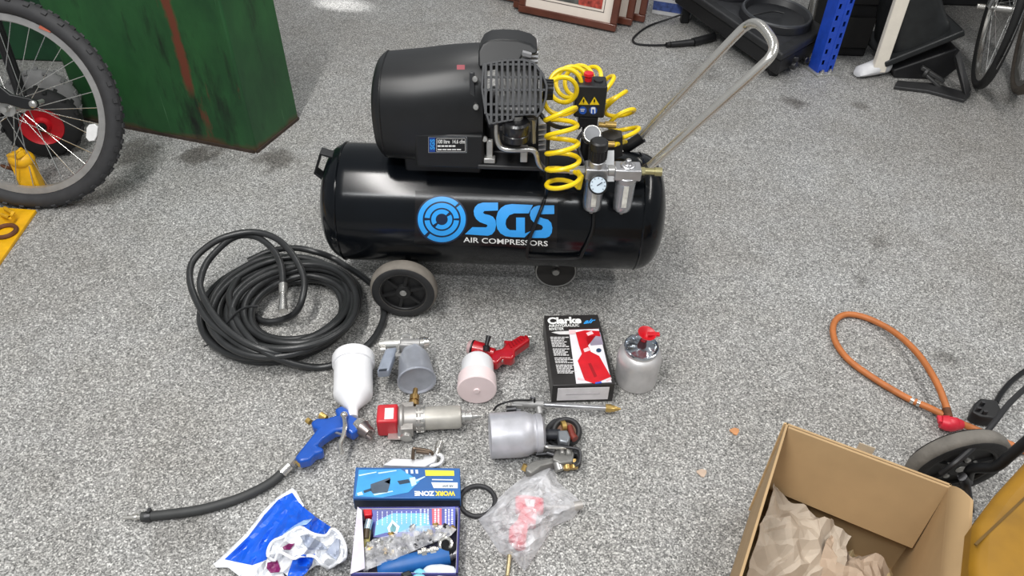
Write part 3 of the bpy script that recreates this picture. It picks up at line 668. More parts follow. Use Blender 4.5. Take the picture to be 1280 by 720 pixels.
q.build('bottom_edge', M((58, 46, 38), .8, var=.3), cabt)
q = MB(); q.bar(post(cA) + V((0, 0, .01)), post(cB, -.02) + V((0, 0, .01)), .012, .02); q.build('top_lip', GREEN, cabt)
cab2 = MB(); c0_ = G(20, 110); cab2.box((c0_.x - .25, c0_.y + .40, .45), (1.1, .3, .9)); o = cab2.build('metal_cabinet', M((18, 62, 36), .5, var=.35, scale=8, bump=.1), loc=(c0_.x - .25, c0_.y + .40, 0), bevel=.01)
tag(o, 'dark green steel cabinet in shade behind the bicycle wheel', 'cabinet')

# ------------------------------------------------------------------ bicycles
def bike_wheel(par, c, n, R=.33, tr=.027, rimw=.02, ns=32, rimm=None, knob=True, tyrem=None):
    c, n = V(c), V(n).normalized(); x, y, a = frame_of(n)
    q = MB(); q.torus(c, n, R - tr, tr * .94, 72, 12)
    if knob:
        for i in range(78):
            an = 2 * math.pi * i / 78; d = x * math.cos(an) + y * math.sin(an); t = a.cross(d)
            for s_ in (-1, 0, 1):
                if (i + s_) % 2 == 0:
                    dd_ = (d * math.cos(s_ * .75) + a * math.sin(s_ * .75)).normalized()
                    q.box(c + d * (R - tr) + dd_ * (tr * .94), (.014, .012, .008), (t, dd_.cross(t), dd_))
    q.build('tyre', tyrem or M((50, 50, 52), .7, var=.15), par)
    q = MB(); r1 = R - 2 * tr + .003
    q.lathe(c - a * rimw / 2, a, [(0, r1 - .020), (0, r1), (rimw, r1), (rimw, r1 - .020), (rimw * .5, r1 - .024), (0, r1 - .020)], 72); q.f = [f for f in q.f if len(f) < 10]; q.mi = [0] * len(q.f)
    q.build('rim', rimm or M((188, 186, 184), .35, .75), par)
    hw = .035
    q = MB(); q.lathe(c - a * hw, a, [(-.02, .008), (-.002, .008), (-.002, .024), (.003, .024), (.005, .014), (2 * hw - .005, .014), (2 * hw - .003, .024), (2 * hw + .002, .024), (2 * hw + .002, .008), (2 * hw + .02, .008)], 24); q.build('hub', STEEL, par)
    SPK = M((200, 200, 198), .25, .9)
    for i in range(ns):
        s_ = 1 if i % 2 else -1; an = 2 * math.pi * i / ns
        tw = (.9 if (i // 2) % 2 else -.9)
        rimp = c + (x * math.cos(an) + y * math.sin(an)) * (r1 - .018) + a * (s_ * .003)
        hubp = c + (x * math.cos(an + tw) + y * math.sin(an + tw)) * .021 + a * (s_ * hw)
        k = MB(); k.cyl(hubp, rimp, .0013, n=5); k.build('spoke', SPK, par)
    return x, y, a, r1
WC = V((-1.5713, 2.1432, .3141)); yaw, ln = .0423, .3101
WN = V((math.sin(yaw) * math.cos(ln), -math.cos(yaw) * math.cos(ln), math.sin(ln)))
bk1 = thing('bicycle', 'bicycle leaning at the far left, seen as one knobbly wheel with silver spokes', 'bicycle', (WC.x, 2.04, 0))
x_, y_, a_, r1_ = bike_wheel(bk1, WC, WN)
WPL = PLANE(WC + WN * .06, WN)
q = MB(); q.add(*(lambda m: (m.v, m.f))(MB().prism([WPL(x, y) for x, y in [(-60, 88), (0, 108), (12, 118), (36, 123), (46, 127), (47, 134), (40, 138), (26, 136), (8, 130), (-60, 122)]], -WN * .012))); q.build('fork_dropout', BLACK, bk1, bevel=.003)
p_ = WPL(42, 130); q = MB(); q.lathe(p_ - WN * .05, WN, [(0, .007), (.05, .007), (.05, .011), (.058, .011), (.062, .006), (.062, 0)], 16); q.build('axle_nut', STEEL, bk1)
q = MB(); q.tube([WPL(-60, 90) - WN * .005, WPL(-140, 40)], .014, 12); q.tube([WPL(-60, 110) - WN * .005, WPL(-150, 110)], .012, 12); q.tube([WPL(-60, 90) - WN * .13, WPL(-140, 40) - WN * .13], .014, 12); q.build('frame_stay', BLACK, bk1)
q = MB(); WP2 = PLANE(WC + WN * .006, WN)
q.prism([WP2(x, y) for x, y in [(108, 160), (111, 156), (118, 155), (122, 159), (121, 170), (118, 176), (111, 177), (107, 172)]], -WN * .012); q.build('reflector', M((232, 232, 232), .3, var=.1), bk1, bevel=.002)
q = MB(); q.prism([PLANE(WC + WN * .0135, WN)(x, y) for x, y in [(50, 31), (64, 37), (63, 41), (48, 35)]], -WN * .002); q.build('rim_sticker', M((188, 100, 78), .5), bk1)

def small_bike(label, px, py, yawn, ty, rimm):
    g = G(px, py); c = V((g.x, g.y, .33)); n = V((math.cos(yawn), math.sin(yawn), .05)); pd = V((-math.sin(yawn), math.cos(yawn), 0))
    t = thing('bicycle', label, 'bicycle', g, 'bicycles parked at the right edge')
    bike_wheel(t, c, n, .33, .02, .018, 28, rimm, False, ty)
    q = MB(); up = (pd * .15 + V((0, 0, 1))).normalized()
    for s_ in (-1, 1): q.tube([c + n.normalized() * (.055 * s_), c + n.normalized() * (.05 * s_) + up * .36, c + n.normalized() * (.03 * s_) + up * .42], .011, 10)
    q.tube([c + up * .42, c + up * .62], .016, 12); q.build('fork', M((190, 190, 190), .2, 1.0), t)
    q = MB(); q.tube([c + up * .5, c + up * .45 + pd * .6 + V((0, 0, .1))], .018, 12); q.tube([c + up * .44, c + pd * .5], .018, 12); q.build('frame', M((16, 60, 44), .35), t)
    q = MB(); q.box(c + up * .37 + V((0, -.02, 0)), (.07, .03, .02)); q.cyl(c + n.normalized() * .07, c + n.normalized() * .1, .012); q.cyl(c - n.normalized() * .07, c - n.normalized() * .1, .012); q.build('brake', CHROME, t, split=True)
    q = MB()
    for i in range(13):
        an = math.radians(-20 + i * 10); x, y, a = frame_of(n)
        d0 = -pd; d1 = V((0, 0, 1)); d = d0 * math.cos(an) + d1 * math.sin(an)
        an2 = math.radians(-10 + i * 10); d2 = d0 * math.cos(an2) + d1 * math.sin(an2)
        q.bar(c + d * .345, c + d2 * .345, .035, .003, n)
    q.build('mudguard', M((150, 150, 150), .25, 1.0), t)
small_bike('bicycle with a bright chrome front fork standing just right of the black hopper', 1213, 103, -.36, M((30, 30, 30), .7), CHROME)
small_bike('bicycle cut off by the right edge of the photo beyond the other one', 1262, 110, -.38, M((96, 88, 80), .75), M((140, 138, 134), .4, .8))

# trolley wheels behind the bicycle
tw_ = thing('sack_truck', 'sack truck with fat black tyres and red hubs behind the bicycle spokes', 'trolley', G(70, 196))
tc_ = G(70, 196); tc_ = V((tc_.x - .01, tc_.y + .02, .125)); ta = V((.35, -.93, 0.05)).normalized()
for k in range(2):
    c_ = tc_ - ta * (.17 * k) + V((-.02, 0, 0)) * k
    q = MB(); q.lathe(c_ - ta * .035, ta, [(0, .07), (.004, .105), (.018, .122), (.035, .126), (.052, .122), (.066, .105), (.07, .07), (0, .07)], 40, caps=False)
    for i in range(26):
        an = i * 2 * math.pi / 26; x, y, a = frame_of(ta); d = x * math.cos(an) + y * math.sin(an)
        q.box(c_ + d * .123 + ta * (.012 if i % 2 else -.012), (.012, .03, .008), (d.cross(ta), ta, d))
    q.build('tyre', M((30, 30, 31), .75) if k == 0 else M((120, 120, 120), .8), tw_)
    q = MB(); q.lathe(c_ - ta * .03, ta, [(0, .06), (0, .072), (.058, .072), (.062, .068), (.056, .06), (.05, .03), (.062, .022), (.062, 0)], 32); hb = q.build('hub', RED, tw_)
    q = MB(); q.lathe(c_ + ta * .03, ta, [(0, .016), (.012, .015), (.014, .008), (.022, .008), (.022, 0)], 14); q.build('axle_end', BLACK, hb)
q = MB(); q.cyl(tc_, tc_ - ta * .2, .010); q.build('axle', DKSTEEL, tw_)
q = MB()
for k in (.06, .12):
    b_ = tc_ - ta * k; q.tube(smooth([b_ + V((-.12, -.04, -.08)), b_ + V((-.06, -.02, .02)), b_ + V((-.08, .05, .3)), b_ + V((-.1, .12, .9))], 5), .012, 10)
q.build('frame', M((28, 28, 30), .5), tw_)

# yellow folding parking post
yp = thing('parking_post', 'yellow steel folding post on a base plate under the bicycle wheel', 'parking post', G(20, 270))
q = MB(); q.ppx([(-70, 262), (-40, 256), (45, 262), (0, 326), (-30, 369), (-110, 350)], .012, 0.0); q.build('base_plate', YELP, yp, bevel=.002)
q = MB(); a0, a1 = G(45, 242, .02), G(27, 199, .14); q.bar(a0, a1, .062, .045, (0, -.4, 1)); q.build('post', YELP, yp, bevel=.006)
q = MB(); q.sphere(a1, (.042, .035, .03), 12, 8); q.bar(a1 + V((-.03, 0, .012)), a1 + V((.02, -.02, .03)), .03, .02); q.bar(a1 + V((.03, 0, -.005)), a1 + V((0, 0, .035)), .02, .025); q.build('post_head', YELP, yp, bevel=.004)
q = MB()
for k in range(5): q.torus(G(8 + k * 7, 209 - k * 1.2, .10), (0.3 + (k % 2), .5, .6 - (k % 2) * .5), .014, .0045, 16, 8)
q.build('chain_link', RUST, yp, split=True)
q = MB(); q.torus(G(6, 289, .018), (0, 0, 1), .032, .007, 24, 8); q.build('ring', RUST, yp)
q = MB(); q.tube([G(2, 268, .02), G(12, 272, .045), G(16, 266, .045), G(6, 260, .02)], .006, 8); q.build('hasp', YELP, yp)
# ------------------------------------------------------------------ things laid out on the floor
def cyl_px(q, a, b, ra, rb=None, n=20):  # a, b = (px, py, height)
    return q.cyl(G(*a), G(*b), ra, rb, n)
def path_px(l, k=5): return smooth([G(*p) for p in l], k)

# blue spray gun with white cup and a short hose tail
bg_ = thing('spray_gun', 'blue spray gun with a white plastic cup and a short black hose tail', 'spray gun', G(420, 530))
q = MB(); q.ppx([(368, 571), (374, 577), (387, 574), (394, 566), (402, 565), (405, 560), (396, 556), (403, 548), (418, 538), (430, 536), (440, 542), (449, 535), (447, 522), (437, 517), (435, 511), (427, 506), (418, 511), (421, 518), (408, 522), (396, 522), (388, 527), (391, 533), (397, 535)], .046, .016); q.build('body', BLUE, bg_, bevel=.006, seg=3)
nk, ld = G(441, 522, .032), G(442, 446, .050); ax = ld - nk; ll = ax.length
q = MB(); q.lathe(nk, ax, [(0, .0125), (ll * .12, .0125), (ll * .14, .015), (ll * .34, .0475), (ll * .38, .0485), (ll * .86, .0490), (ll * .88, .049), (ll * .88, 0)], 40); q.build('cup', WHITEP, bg_)
q = MB(); q.lathe(nk + ax * .85, ax, [(0, .0495), (0, .0535), (ll * .07, .0545), (ll * .13, .0545), (ll * .16, .052), (ll * .165, .046), (ll * .17, .0)], 40); q.build('cup_lid', WHITEP, bg_)
q = MB(); q.tube(path_px([(429, 519, .058), (431, 530, .062), (429, 545, .060), (425, 555, .058), (427, 567, .055)]), .0052, 8); q.sphere(G(430, 519, .056), .009); q.build('trigger', CHROME, bg_)
q = MB(); cyl_px(q, (447, 530, .034), (453, 535, .034), .018, .020); q.build('air_cap_ring', CHROME, bg_)
q = MB(); cyl_px(q, (453, 535, .034), (462, 542, .034), .019, .013); cyl_px(q, (459, 545, .034), (464, 549, .034), .005); cyl_px(q, (464, 536, .034), (467, 541, .034), .005); q.build('air_cap', M((150, 140, 138), .35, .9), bg_)
q = MB(); cyl_px(q, (408, 523, .034), (401, 519, .034), .007, .009, 12); cyl_px(q, (388, 528, .03), (384, 525, .03), .007, n=12); cyl_px(q, (373, 576, .03), (376, 581, .03), .007, n=10); q.build('adjuster', BRASS, bg_, split=True)
q = MB(); cyl_px(q, (418, 540, .034), (432, 545, .05), .003, n=8); q.build('needle_rod', STEEL, bg_)
q = MB(); cyl_px(q, (370, 572, .03), (362, 581, .025), .011, n=6); cyl_px(q, (362, 581, .025), (352, 591, .018), .012, n=16); q.build('hose_union', CHROME, bg_)
q = MB(); q.tube(path_px([(356, 588, .018), (340, 602, .012), (317, 615, .0115), (287, 627, .0115), (250, 637, .0115), (213, 642.5, .0115), (190, 645, .0115), (177, 646, .0115)]), .0108, 12); q.build('hose_tail', M((52, 53, 53), .6), bg_)
q = MB(); cyl_px(q, (189, 645, .0115), (182, 646, .0115), .0125, n=16); q.box(G(187, 640, .02), (.006, .012, .016)); q.build('hose_clip', DKSTEEL, bg_)
q = MB(); cyl_px(q, (178, 646, .0115), (166, 646.6, .0115), .0058, n=12); cyl_px(q, (166, 646.6, .0115), (154, 647, .0115), .0042, n=10); cyl_px(q, (172, 646, .0115), (169, 646.4, .0115), .0075, n=12); q.build('nipple', CHROME, bg_)

# silver spray gun with aluminium cup
sg = thing('spray_gun', 'silver spray gun with a bare aluminium suction cup, its base turned to the viewer', 'spray gun', G(515, 460))
BALU = M((176, 180, 190), .36, .35, bump=.06)
b0, b1 = G(516, 436, .05), G(521, 476, .049); ax = b1 - b0; ll = ax.length
q = MB(); q.lathe(b0, ax, [(0, .024), (.0, .028), (ll * .22, .030), (ll * .24, .036), (ll * .3, .039), (ll * .95, .047), (ll * .97, .049), (ll * 1.02, .049), (ll * 1.02, .046), (ll * .985, .042), (ll * .95, 0)], 44); q.build('cup', BALU, sg)
q = MB(); q.box(G(509, 432, .062), (.04, .03, .035)); cyl_px(q, (500, 430, .07), (526, 429, .07), .013); q.build('body', CASTALU, sg, bevel=.004)
q = MB(); cyl_px(q, (474, 430.5, .07), (482, 430, .07), .008, .011); cyl_px(q, (482, 430, .07), (501, 429, .07), .0115); q.build('barrel', M((214, 213, 208), .3, .5), sg)
q = MB(); cyl_px(q, (525, 429, .07), (530, 428.5, .07), .015); cyl_px(q, (530, 428.5, .07), (536, 428, .07), .017, .013); q.build('nozzle', CHROME, sg)
q = MB(); q.prism([G(x, y, .078) for x, y in [(482, 435), (496, 433), (493, 442), (486, 463), (471, 464), (475, 452)]], V((0, 0, -.026))); q.build('grip', M((156, 164, 178), .42, .3), sg, bevel=.005, seg=3)
q = MB(); q.prism([G(x, y, .079) for x, y in [(474, 461.5), (484, 460.5), (483, 463), (473, 463.6)]], V((0, 0, -.002))); q.build('grip_end', M((70, 76, 86), .5, .5), sg)
q = MB(); q.tube(path_px([(497, 432, .07), (497, 440, .066), (494, 444, .066), (503, 443.5, .066)]), .005, 8); q.tube(path_px([(501, 430, .072), (502, 422, .08), (508, 419, .084), (514, 421, .08), (513, 427, .074)]), .0045, 8); q.build('trigger', STEEL, sg)
q = MB(); cyl_px(q, (476, 437, .066), (482, 436.5, .066), .009); q.build('air_valve', CHROME, sg)

# red spray gun with white cup
rg = thing('spray_gun', 'red spray gun with a white cup, its pinkish lid turned to the viewer', 'spray gun', G(605, 450))
b0, b1 = G(597, 447, .045), G(596, 487, .0495); ax = b1 - b0; ll = ax.length
q = MB(); q.lathe(b0, ax, [(-.01, .014), (0, .015), (.006, .03), (.016, .038), (ll * .2, .0415), (ll * .78, .0425), (ll * .78, 0)], 44); q.build('cup', WHITEP, rg)
q = MB(); q.lathe(b0 + ax * .66, ax, [(0, .044), (0, .0485), (ll * .22, .0495), (ll * .34, .0495), (ll * .36, .047), (ll * .37, .008), (ll * .4, .007), (ll * .4, 0)], 44); q.build('cup_lid', M((240, 220, 220), .4, var=.03, sss=.1), rg)
q = MB(); q.ppx([(613, 443), (615, 438), (627, 435), (633, 429), (629, 424), (639, 425), (650, 418), (660, 419.5), (663, 424), (644, 437), (644, 444), (640, 448), (628, 446), (622, 453), (614, 452)], .058, .026); q.build('body', REDD, rg, bevel=.006, seg=3)
q = MB(); cyl_px(q, (592, 435, .05), (606, 438, .05), .021, .019); cyl_px(q, (604, 438, .05), (618, 442, .05), .014); q.build('head', REDD, rg)
q = MB(); cyl_px(q, (591.5, 435, .05), (590, 434.6, .05), .022); q.build('seal_ring', BLACK, rg)
q = MB(); cyl_px(q, (590, 434.5, .05), (585, 433.5, .05), .021, .016); q.build('air_cap', M((226, 190, 190), .35, .4), rg)
q = MB(); cyl_px(q, (608, 438, .065), (608, 432, .075), .009); cyl_px(q, (608, 432, .075), (611, 420, .09), .005, .007); q.build('fan_knob', BLACK, rg)
q = MB(); cyl_px(q, (622, 449, .045), (629, 449.5, .045), .007); cyl_px(q, (627, 447, .05), (631, 446, .05), .006); cyl_px(q, (660, 421, .045), (664, 421, .045), .008); q.build('adjuster', CHROME, rg, split=True)
q = MB()
for i in range(7): q.bar(G(636 + i * 3.4, 428.5 - i * 1.5, .0588), G(639.5 + i * 3.4, 434.5 - i * 2.1, .0588), .0035, .003)
q.build('grip_rib', M((150, 16, 28), .35), rg, split=True)

# boxed riveter
hB = .066
bx = thing('riveter_box', 'black retail box with a red air riveter pictured on its lid', 'box', G(728, 460))
TOPQ = [(680, 394.5), (747.5, 393), (769, 480), (691, 482)]
q = MB(); q.ppx(TOPQ, hB, 0); q.build('carton', M((44, 42, 42), .38, var=.15), bx, bevel=.0015)
T1 = lambda x, y: G(x, y, hB + .0006)
T2 = lambda x, y: G(x, y, hB + .0011)
T3 = lambda x, y: G(x, y, hB + .0016)
T4 = lambda x, y: G(x, y, hB + .0021)
def Bz(l): return [(670 + x / 5.76, 385 + y / 5.76) for x, y in l]
print2d([Bz([(235, 150), (450, 143), (545, 535), (290, 545)])], T1, None, 'picture_panel', M((226, 222, 228), .4, var=.08, scale=20), bx)
print2d([Bz([(350, 185), (462, 175), (485, 262), (395, 270)])], T2, None, 'picture_shade', M((150, 140, 158), .4, var=.2, scale=20), bx)
print2d([Bz([(235, 150), (450, 143), (451, 149), (236, 156)])], T3, None, 'panel_line', M((60, 20, 22), .5), bx)
print2d([Bz([(285, 175), (350, 160), (455, 165), (465, 205), (430, 200), (345, 205), (375, 270), (395, 315), (455, 345), (540, 495), (420, 545), (350, 520), (300, 380), (330, 330), (310, 270)])], T3, None, 'pictured_riveter', RED, bx)
print2d([Bz([(360, 180), (400, 165), (415, 185), (375, 200)]), Bz([(340, 295), (375, 282), (390, 305), (350, 318)]), Bz([(300, 500), (350, 510), (350, 522), (300, 515)]), Bz([(505, 520), (540, 498), (545, 510), (510, 532)]), Bz([(240, 160), (285, 160), (285, 185), (240, 190)])], T4, None, 'picture_detail', M((232, 196, 200), .4), bx)
print2d([Bz([(375, 400), (395, 395), (440, 490), (420, 500)])], T4, None, 'picture_shadow', M((150, 16, 26), .4), bx)
print2d([[(670 + (452 + 19 * math.cos(i * .5236)) / 5.76, 385 + (304 + 15 * math.sin(i * .5236)) / 5.76) for i in range(12)]], T4, None, 'round_badge', M((40, 60, 90), .4), bx)
print2d([Bz([(425, 535), (470, 528), (473, 540), (428, 547)])], T4, None, 'blue_mark', M((60, 90, 190), .4), bx)
print2d(text_at('Clarke', *Bz([(86, 117), (328, 110), (80, 68)]), 0.045), T2, None, 'brand_lettering', WHITE, bx)
print2d(text_at('air', *Bz([(342, 115), (425, 106), (348, 84)]), 0.03, .4), T2, None, 'blue_lettering', SKY, bx)
print2d(text_at('AIR/HYDRAULIC', *Bz([(92, 139), (312, 133), (89, 119)]), .02) + text_at('RIVETER', *Bz([(97, 161), (202, 158), (94, 143)]), .02), T2, None, 'lettering', WHITE, bx)
rl = []; rr_ = random.Random(5)
for i, y in enumerate([208, 219, 230, 241, 252, 263, 274, 292, 303, 314, 325, 336, 357, 368, 379, 390, 408, 419, 430, 442, 453, 464]):
    x0 = 103 + (y - 208) * .2; x1 = x0 + rr_.uniform(80, 125); x = x0
    while x < x1:
        w_ = rr_.uniform(9, 26); rl.append(Bz([(x, y), (x + w_, y - .6), (x + w_ + 1, y + 6), (x + 1, y + 6.6)])); x += w_ + 4
rl += [Bz([(110, 176), (150, 168), (240, 165), (282, 168), (280, 190), (170, 190)])]
print2d(rl, T2, None, 'small_print', M((214, 212, 212), .5), bx)
fa, fb, fd = G(691, 482, hB), G(769, 480, hB), G(691, 482, hB); fd.z = 0
fn_ = (fb - fa).cross(V((0, 0, -1))).normalized()
if fn_.y > 0: fn_ = -fn_
q = MB(); mid = (fa + fb) / 2; mid.z = hB / 2
q.box(mid + fn_ * .0008, ((fb - fa).length * .83, .0012, hB * .68), ((fb - fa).normalized(), fn_, V((0, 0, 1)))); q.build('end_sticker', M((226, 222, 224), .5, var=.08, scale=40), bx)
q = MB(); q.box(mid + fn_ * .0016, ((fb - fa).length * .55, .0006, .003), ((fb - fa).normalized(), fn_, V((0, 0, 1)))); q.build('sticker_crease', M((180, 176, 180), .6), bx)

# aluminium pot with red nozzle
ap = thing('paint_pot', 'round aluminium pot with foil top and a red nozzle, beside the black riveter box', 'pot', G(794, 474))
g0 = G(794, 474)
q = MB(); q.lathe(g0, (0, 0, 1), [(0, 0), (0, .050), (.004, .054), (.085, .0565), (.098, .054), (.106, .047), (.109, .043), (.118, .043), (.118, 0)], 48); q.build('body', M((200, 198, 198), .4, .4, bump=.05), ap)
q = MB(); q.lathe(g0 + V((0, 0, .116)), (0, 0, 1), [(0, .0435), (.008, .0445), (.009, .042), (.004, .038), (.005, .03), (.008, .02), (.007, .0)], 32)
for k, p in enumerate(q.v):
    if k > 90: p.z += .006 * noise.noise(p * 70)
q.build('foil_top', M((190, 196, 204), .22, .95, bump=.5, bscale=40), ap)
tp = g0 + V((0, 0, .122))
q = MB(); q.cyl(tp, tp + V((.002, 0, .022)), .012, .009); q.build('nozzle_stem', M((60, 26, 30), .5), ap)
q = MB(); q.lathe(tp + V((.002, 0, .02)), (.15, -.1, 1), [(0, .007), (.012, .008), (.03, .022), (.032, .024), (.03, .020), (.014, .004), (.014, 0)], 20); q.box(tp + V((.024, 0, .045)), (.03, .012, .006)); q.build('red_nozzle', RED, ap, bevel=.001)

# lying filter regulator with red cap
lf = thing('air_line_filter', 'grey air line filter with a square red cap lying on its side', 'air filter', G(530, 535))
zf = .036; A_, B_ = G(472, 525.5, zf), G(598, 520, zf); dx = (B_ - A_).normalized(); L0 = (B_ - A_).length
def fx(px): return A_ + dx * (L0 * (px - 472) / 126)
up = V((0, 0, 1)); sd = dx.cross(up)
q = MB(); q.box((fx(472) + fx(498)) / 2, ((fx(498) - fx(472)).length, .056, .056), (dx, sd, up)); cp_ = q.build('red_cap', M((196, 40, 50), .4), lf, bevel=.006, seg=3)
q = MB(); q.box((fx(482) + fx(493)) / 2 + up * .0283 - sd * -.004, ((fx(493) - fx(482)).length, .034, .001), (dx, sd, up)); q.build('cap_label', M((236, 214, 214), .5, var=.1, scale=90), cp_)
q = MB(); q.lathe(fx(498), dx, [(0, .027), (.004, .036), (.012, .036), (.014, .030), (.044, .030), (.046, .034), (.054, .034)], 32); q.box(fx(509), (.03, .085, .03), (dx, sd, up)); q.build('body', M((168, 164, 160), .42, .5), lf, bevel=.002)
q = MB(); q.lathe(fx(520), dx, [(0, .031), (.022, .031), (.022, 0)], 20)
for i in range(14):
    a_ = i * 2 * math.pi / 14; q.box(fx(525) + (sd * math.cos(a_) + up * math.sin(a_)) * .031, (.018, .006, .006), (dx, sd * -math.sin(a_) + up * math.cos(a_), sd * math.cos(a_) + up * math.sin(a_)))
q.build('bowl_nut', M((176, 174, 170), .4, .7), lf)
q = MB(); lb = (fx(577) - fx(529)).length; q.lathe(fx(529), dx, [(0, .0285), (lb * .9, .0285), (lb * .97, .026), (lb, .019), (lb, 0)], 32); q.build('bowl', M((188, 184, 176), .4, .35), lf)
q = MB(); q.lathe(fx(576), dx, [(0, .015), (.01, .015), (.01, .011), (.02, .011), (.02, .013), (.026, .013), (.026, .008), (.04, .006), (.042, .0045), (.05, .004)], 16); q.build('drain_cock', STEEL, lf)
q = MB(); f0 = fx(514) - sd * -.03; q.lathe(fx(514) + V((0, .04, 0)), (0, 1, .15), [(0, .013), (.012, .013), (.012, .009), (.016, .009), (.016, .012), (.03, .012), (.03, .007), (.05, .006), (.052, .004), (.052, 0)], 14); q.build('hose_tail_fitting', M((170, 140, 92), .35, .95), lf)
q = MB(); q.cyl(fx(510) + V((0, -.03, -.01)), fx(510) + V((0, -.05, -.012)), .014, n=14); q.build('port_plug', STEEL, lf)
q = MB(); q.bar(G(502, 531, .045), G(502, 545, .02), .018, .003, (0, 1, 0)); q.bar(G(503, 545.5, .018), G(485, 545.5, .018), .018, .003); q.build('bracket', M((206, 204, 200), .3, .8), lf)

# small white-metal blow gun
bw_ = thing('blow_gun', 'small pale metal blow gun lying against the blue tool box', 'blow gun', G(520, 577))
PALE = M((222, 222, 224), .4, .35)
q = MB(); q.ppx([(478, 581), (489, 574), (492, 572.5), (528, 573.5), (533, 566), (545, 566), (546, 572), (543, 577), (531, 583)], .026, .004); q.build('body', PALE, bw_, bevel=.003, seg=3)
q = MB(); q.tube(path_px([(545, 567, .018), (552, 570, .018), (553, 575, .018), (549, 580, .018), (541, 582, .016), (531, 582.5, .014)]), .0048, 8); q.build('trigger_guard', PALE, bw_)
q = MB(); cyl_px(q, (546, 567, .02), (548, 560, .026), .006); cyl_px(q, (547.5, 561, .026), (550, 552, .03), .0088, .0075); q.build('nozzle', CHROME, bw_)
q = MB(); q.tube(path_px([(516, 574, .03), (517, 562, .045), (520, 561, .046), (537, 564, .036), (541, 568, .028)], 4), .0042, 8); cyl_px(q, (520, 564, .042), (536, 566, .034), .005, n=10); q.build('lever', M((120, 104, 90), .4, .8), bw_)

# long lance cleaning gun
lg = thing('lance_gun', 'long steel lance gun with a brass tip lying below the riveter box', 'lance gun', G(690, 508))
q = MB(); cyl_px(q, (676, 505.5, .03), (758, 510.2, .022), .0068); q.build('lance_tube', M((205, 205, 208), .28, .9), lg)
q = MB(); cyl_px(q, (757, 510, .022), (764, 510.5, .022), .0105, n=8); cyl_px(q, (764, 510.5, .022), (768, 510.8, .022), .0085); cyl_px(q, (768, 510.8, .022), (776, 511.2, .022), .0075, .002); q.build('brass_tip', BRASS, lg)
q = MB(); cyl_px(q, (640, 503.5, .034), (680, 505.5, .03), .0105); cyl_px(q, (673, 506, .03), (675, 518, .018), .008); q.box(G(646, 506, .03), (.03, .02, .02)); q.build('handle', CASTALU, lg, bevel=.003)
q = MB(); cyl_px(q, (633, 512, .026), (645, 511, .028), .009); q.bar(G(648, 505, .03), G(648, 514, .02), .012, .01); q.build('inlet', DKSTEEL, lg)
q = MB(); q.tube(path_px([(617, 513, .03), (622, 507, .045), (632, 503, .055), (645, 500.5, .055), (662, 500, .05), (664, 497, .05), (668, 498, .05), (668, 503, .04)]), .0028, 6); q.build('lever', DKSTEEL, lg)

# suction pot gun
pg = thing('suction_gun', 'dull aluminium pot gun lying on its side with a gauge and brass fittings', 'spray gun', G(650, 545))
A_, B_ = G(612, 545, .056), G(680, 541, .056); dx = (B_ - A_).normalized(); L0 = (B_ - A_).length; sd = dx.cross(V((0, 0, 1)))
q = MB(); q.lathe(A_, dx, [(.008, 0), (.005, .04), (0, .048), (.002, .053), (L0 * .55, .054), (L0 * .68, .052), (L0 * .78, .046), (L0 * .80, .044), (L0 * .84, .044), (L0 * .85, .047), (L0 * .95, .045), (L0, .035), (L0, 0)], 48); q.build('pot', M((192, 192, 198), .4, .4, bump=.06), pg)
q = MB(); cyl_px(q, (678, 543, .05), (700, 543, .05), .0125); q.build('neck', M((38, 40, 46), .45), pg)
q = MB(); q.prism([G(x, y, .07) for x, y in [(697, 538), (709, 537), (713, 546), (710, 553), (699, 551)]], V((0, 0, -.03))); q.build('coupling', M((150, 154, 160), .4, .8), pg, bevel=.003)
gc = G(708, 540, .035); gax = V((-.1, -.35, .93))
q = MB(); q.torus(gc, gax, .030, .0075, 36, 10, 1.4); q.torus(gc + V((-.012, .006, -.012)), gax, .032, .007, 36, 8, 1.2); q.build('rubber_ring', M((44, 44, 46), .6), pg)
q = MB(); q.lathe(gc - gax.normalized() * .004, gax, [(0, .027), (.006, .026), (.006, 0)], 28); q.build('gauge_back', M((96, 66, 46), .5, .3), pg)
q = MB(); cyl_px(q, (702, 533, .045), (707, 532, .045), .013, n=12); q.build('brass_disc', BRASS, pg)
q = MB(); cyl_px(q, (712, 533, .045), (717, 548, .045), .007); cyl_px(q, (715, 544, .046), (719, 549, .046), .009, n=10); q.build('red_valve', M((120, 50, 40), .45), pg)
DG = M((128, 127, 124), .48, .5, bump=.2)
q = MB(); q.ppx([(694, 562), (712, 559), (718, 566), (716, 577), (700, 579), (690, 574)], .042, .012); q.build('body', DG, pg, bevel=.004, seg=3)
q = MB(); q.ppx([(658, 580), (668, 575), (692, 571), (694, 578), (676, 583), (664, 592), (657, 588)], .034, .010); q.build('grip', DG, pg, bevel=.004, seg=3)
q = MB(); cyl_px(q, (660, 562, .03), (682, 560, .032), .012); cyl_px(q, (682, 560, .032), (694, 563, .034), .009); q.build('barrel', M((110, 108, 106), .45, .6), pg)
q = MB(); cyl_px(q, (684, 566, .03), (694, 569, .03), .008); cyl_px(q, (670, 568, .024), (684, 567, .026), .006); q.build('valve_stem', DKSTEEL, pg, split=True)
q = MB(); q.ppx([(716, 560), (726, 563), (727, 577), (719, 582), (714, 578), (722, 573), (721, 567), (715, 566)], .036, .012); q.build('air_head', M((52, 52, 54), .45, .4), pg, bevel=.003)
q = MB(); q.tube(path_px([(676, 556, .05), (690, 558, .055), (706, 559, .055), (721, 561, .05), (725, 566, .046), (724, 578, .04), (719, 582, .035)]), .004, 8); q.build('trigger', DKSTEEL, pg)
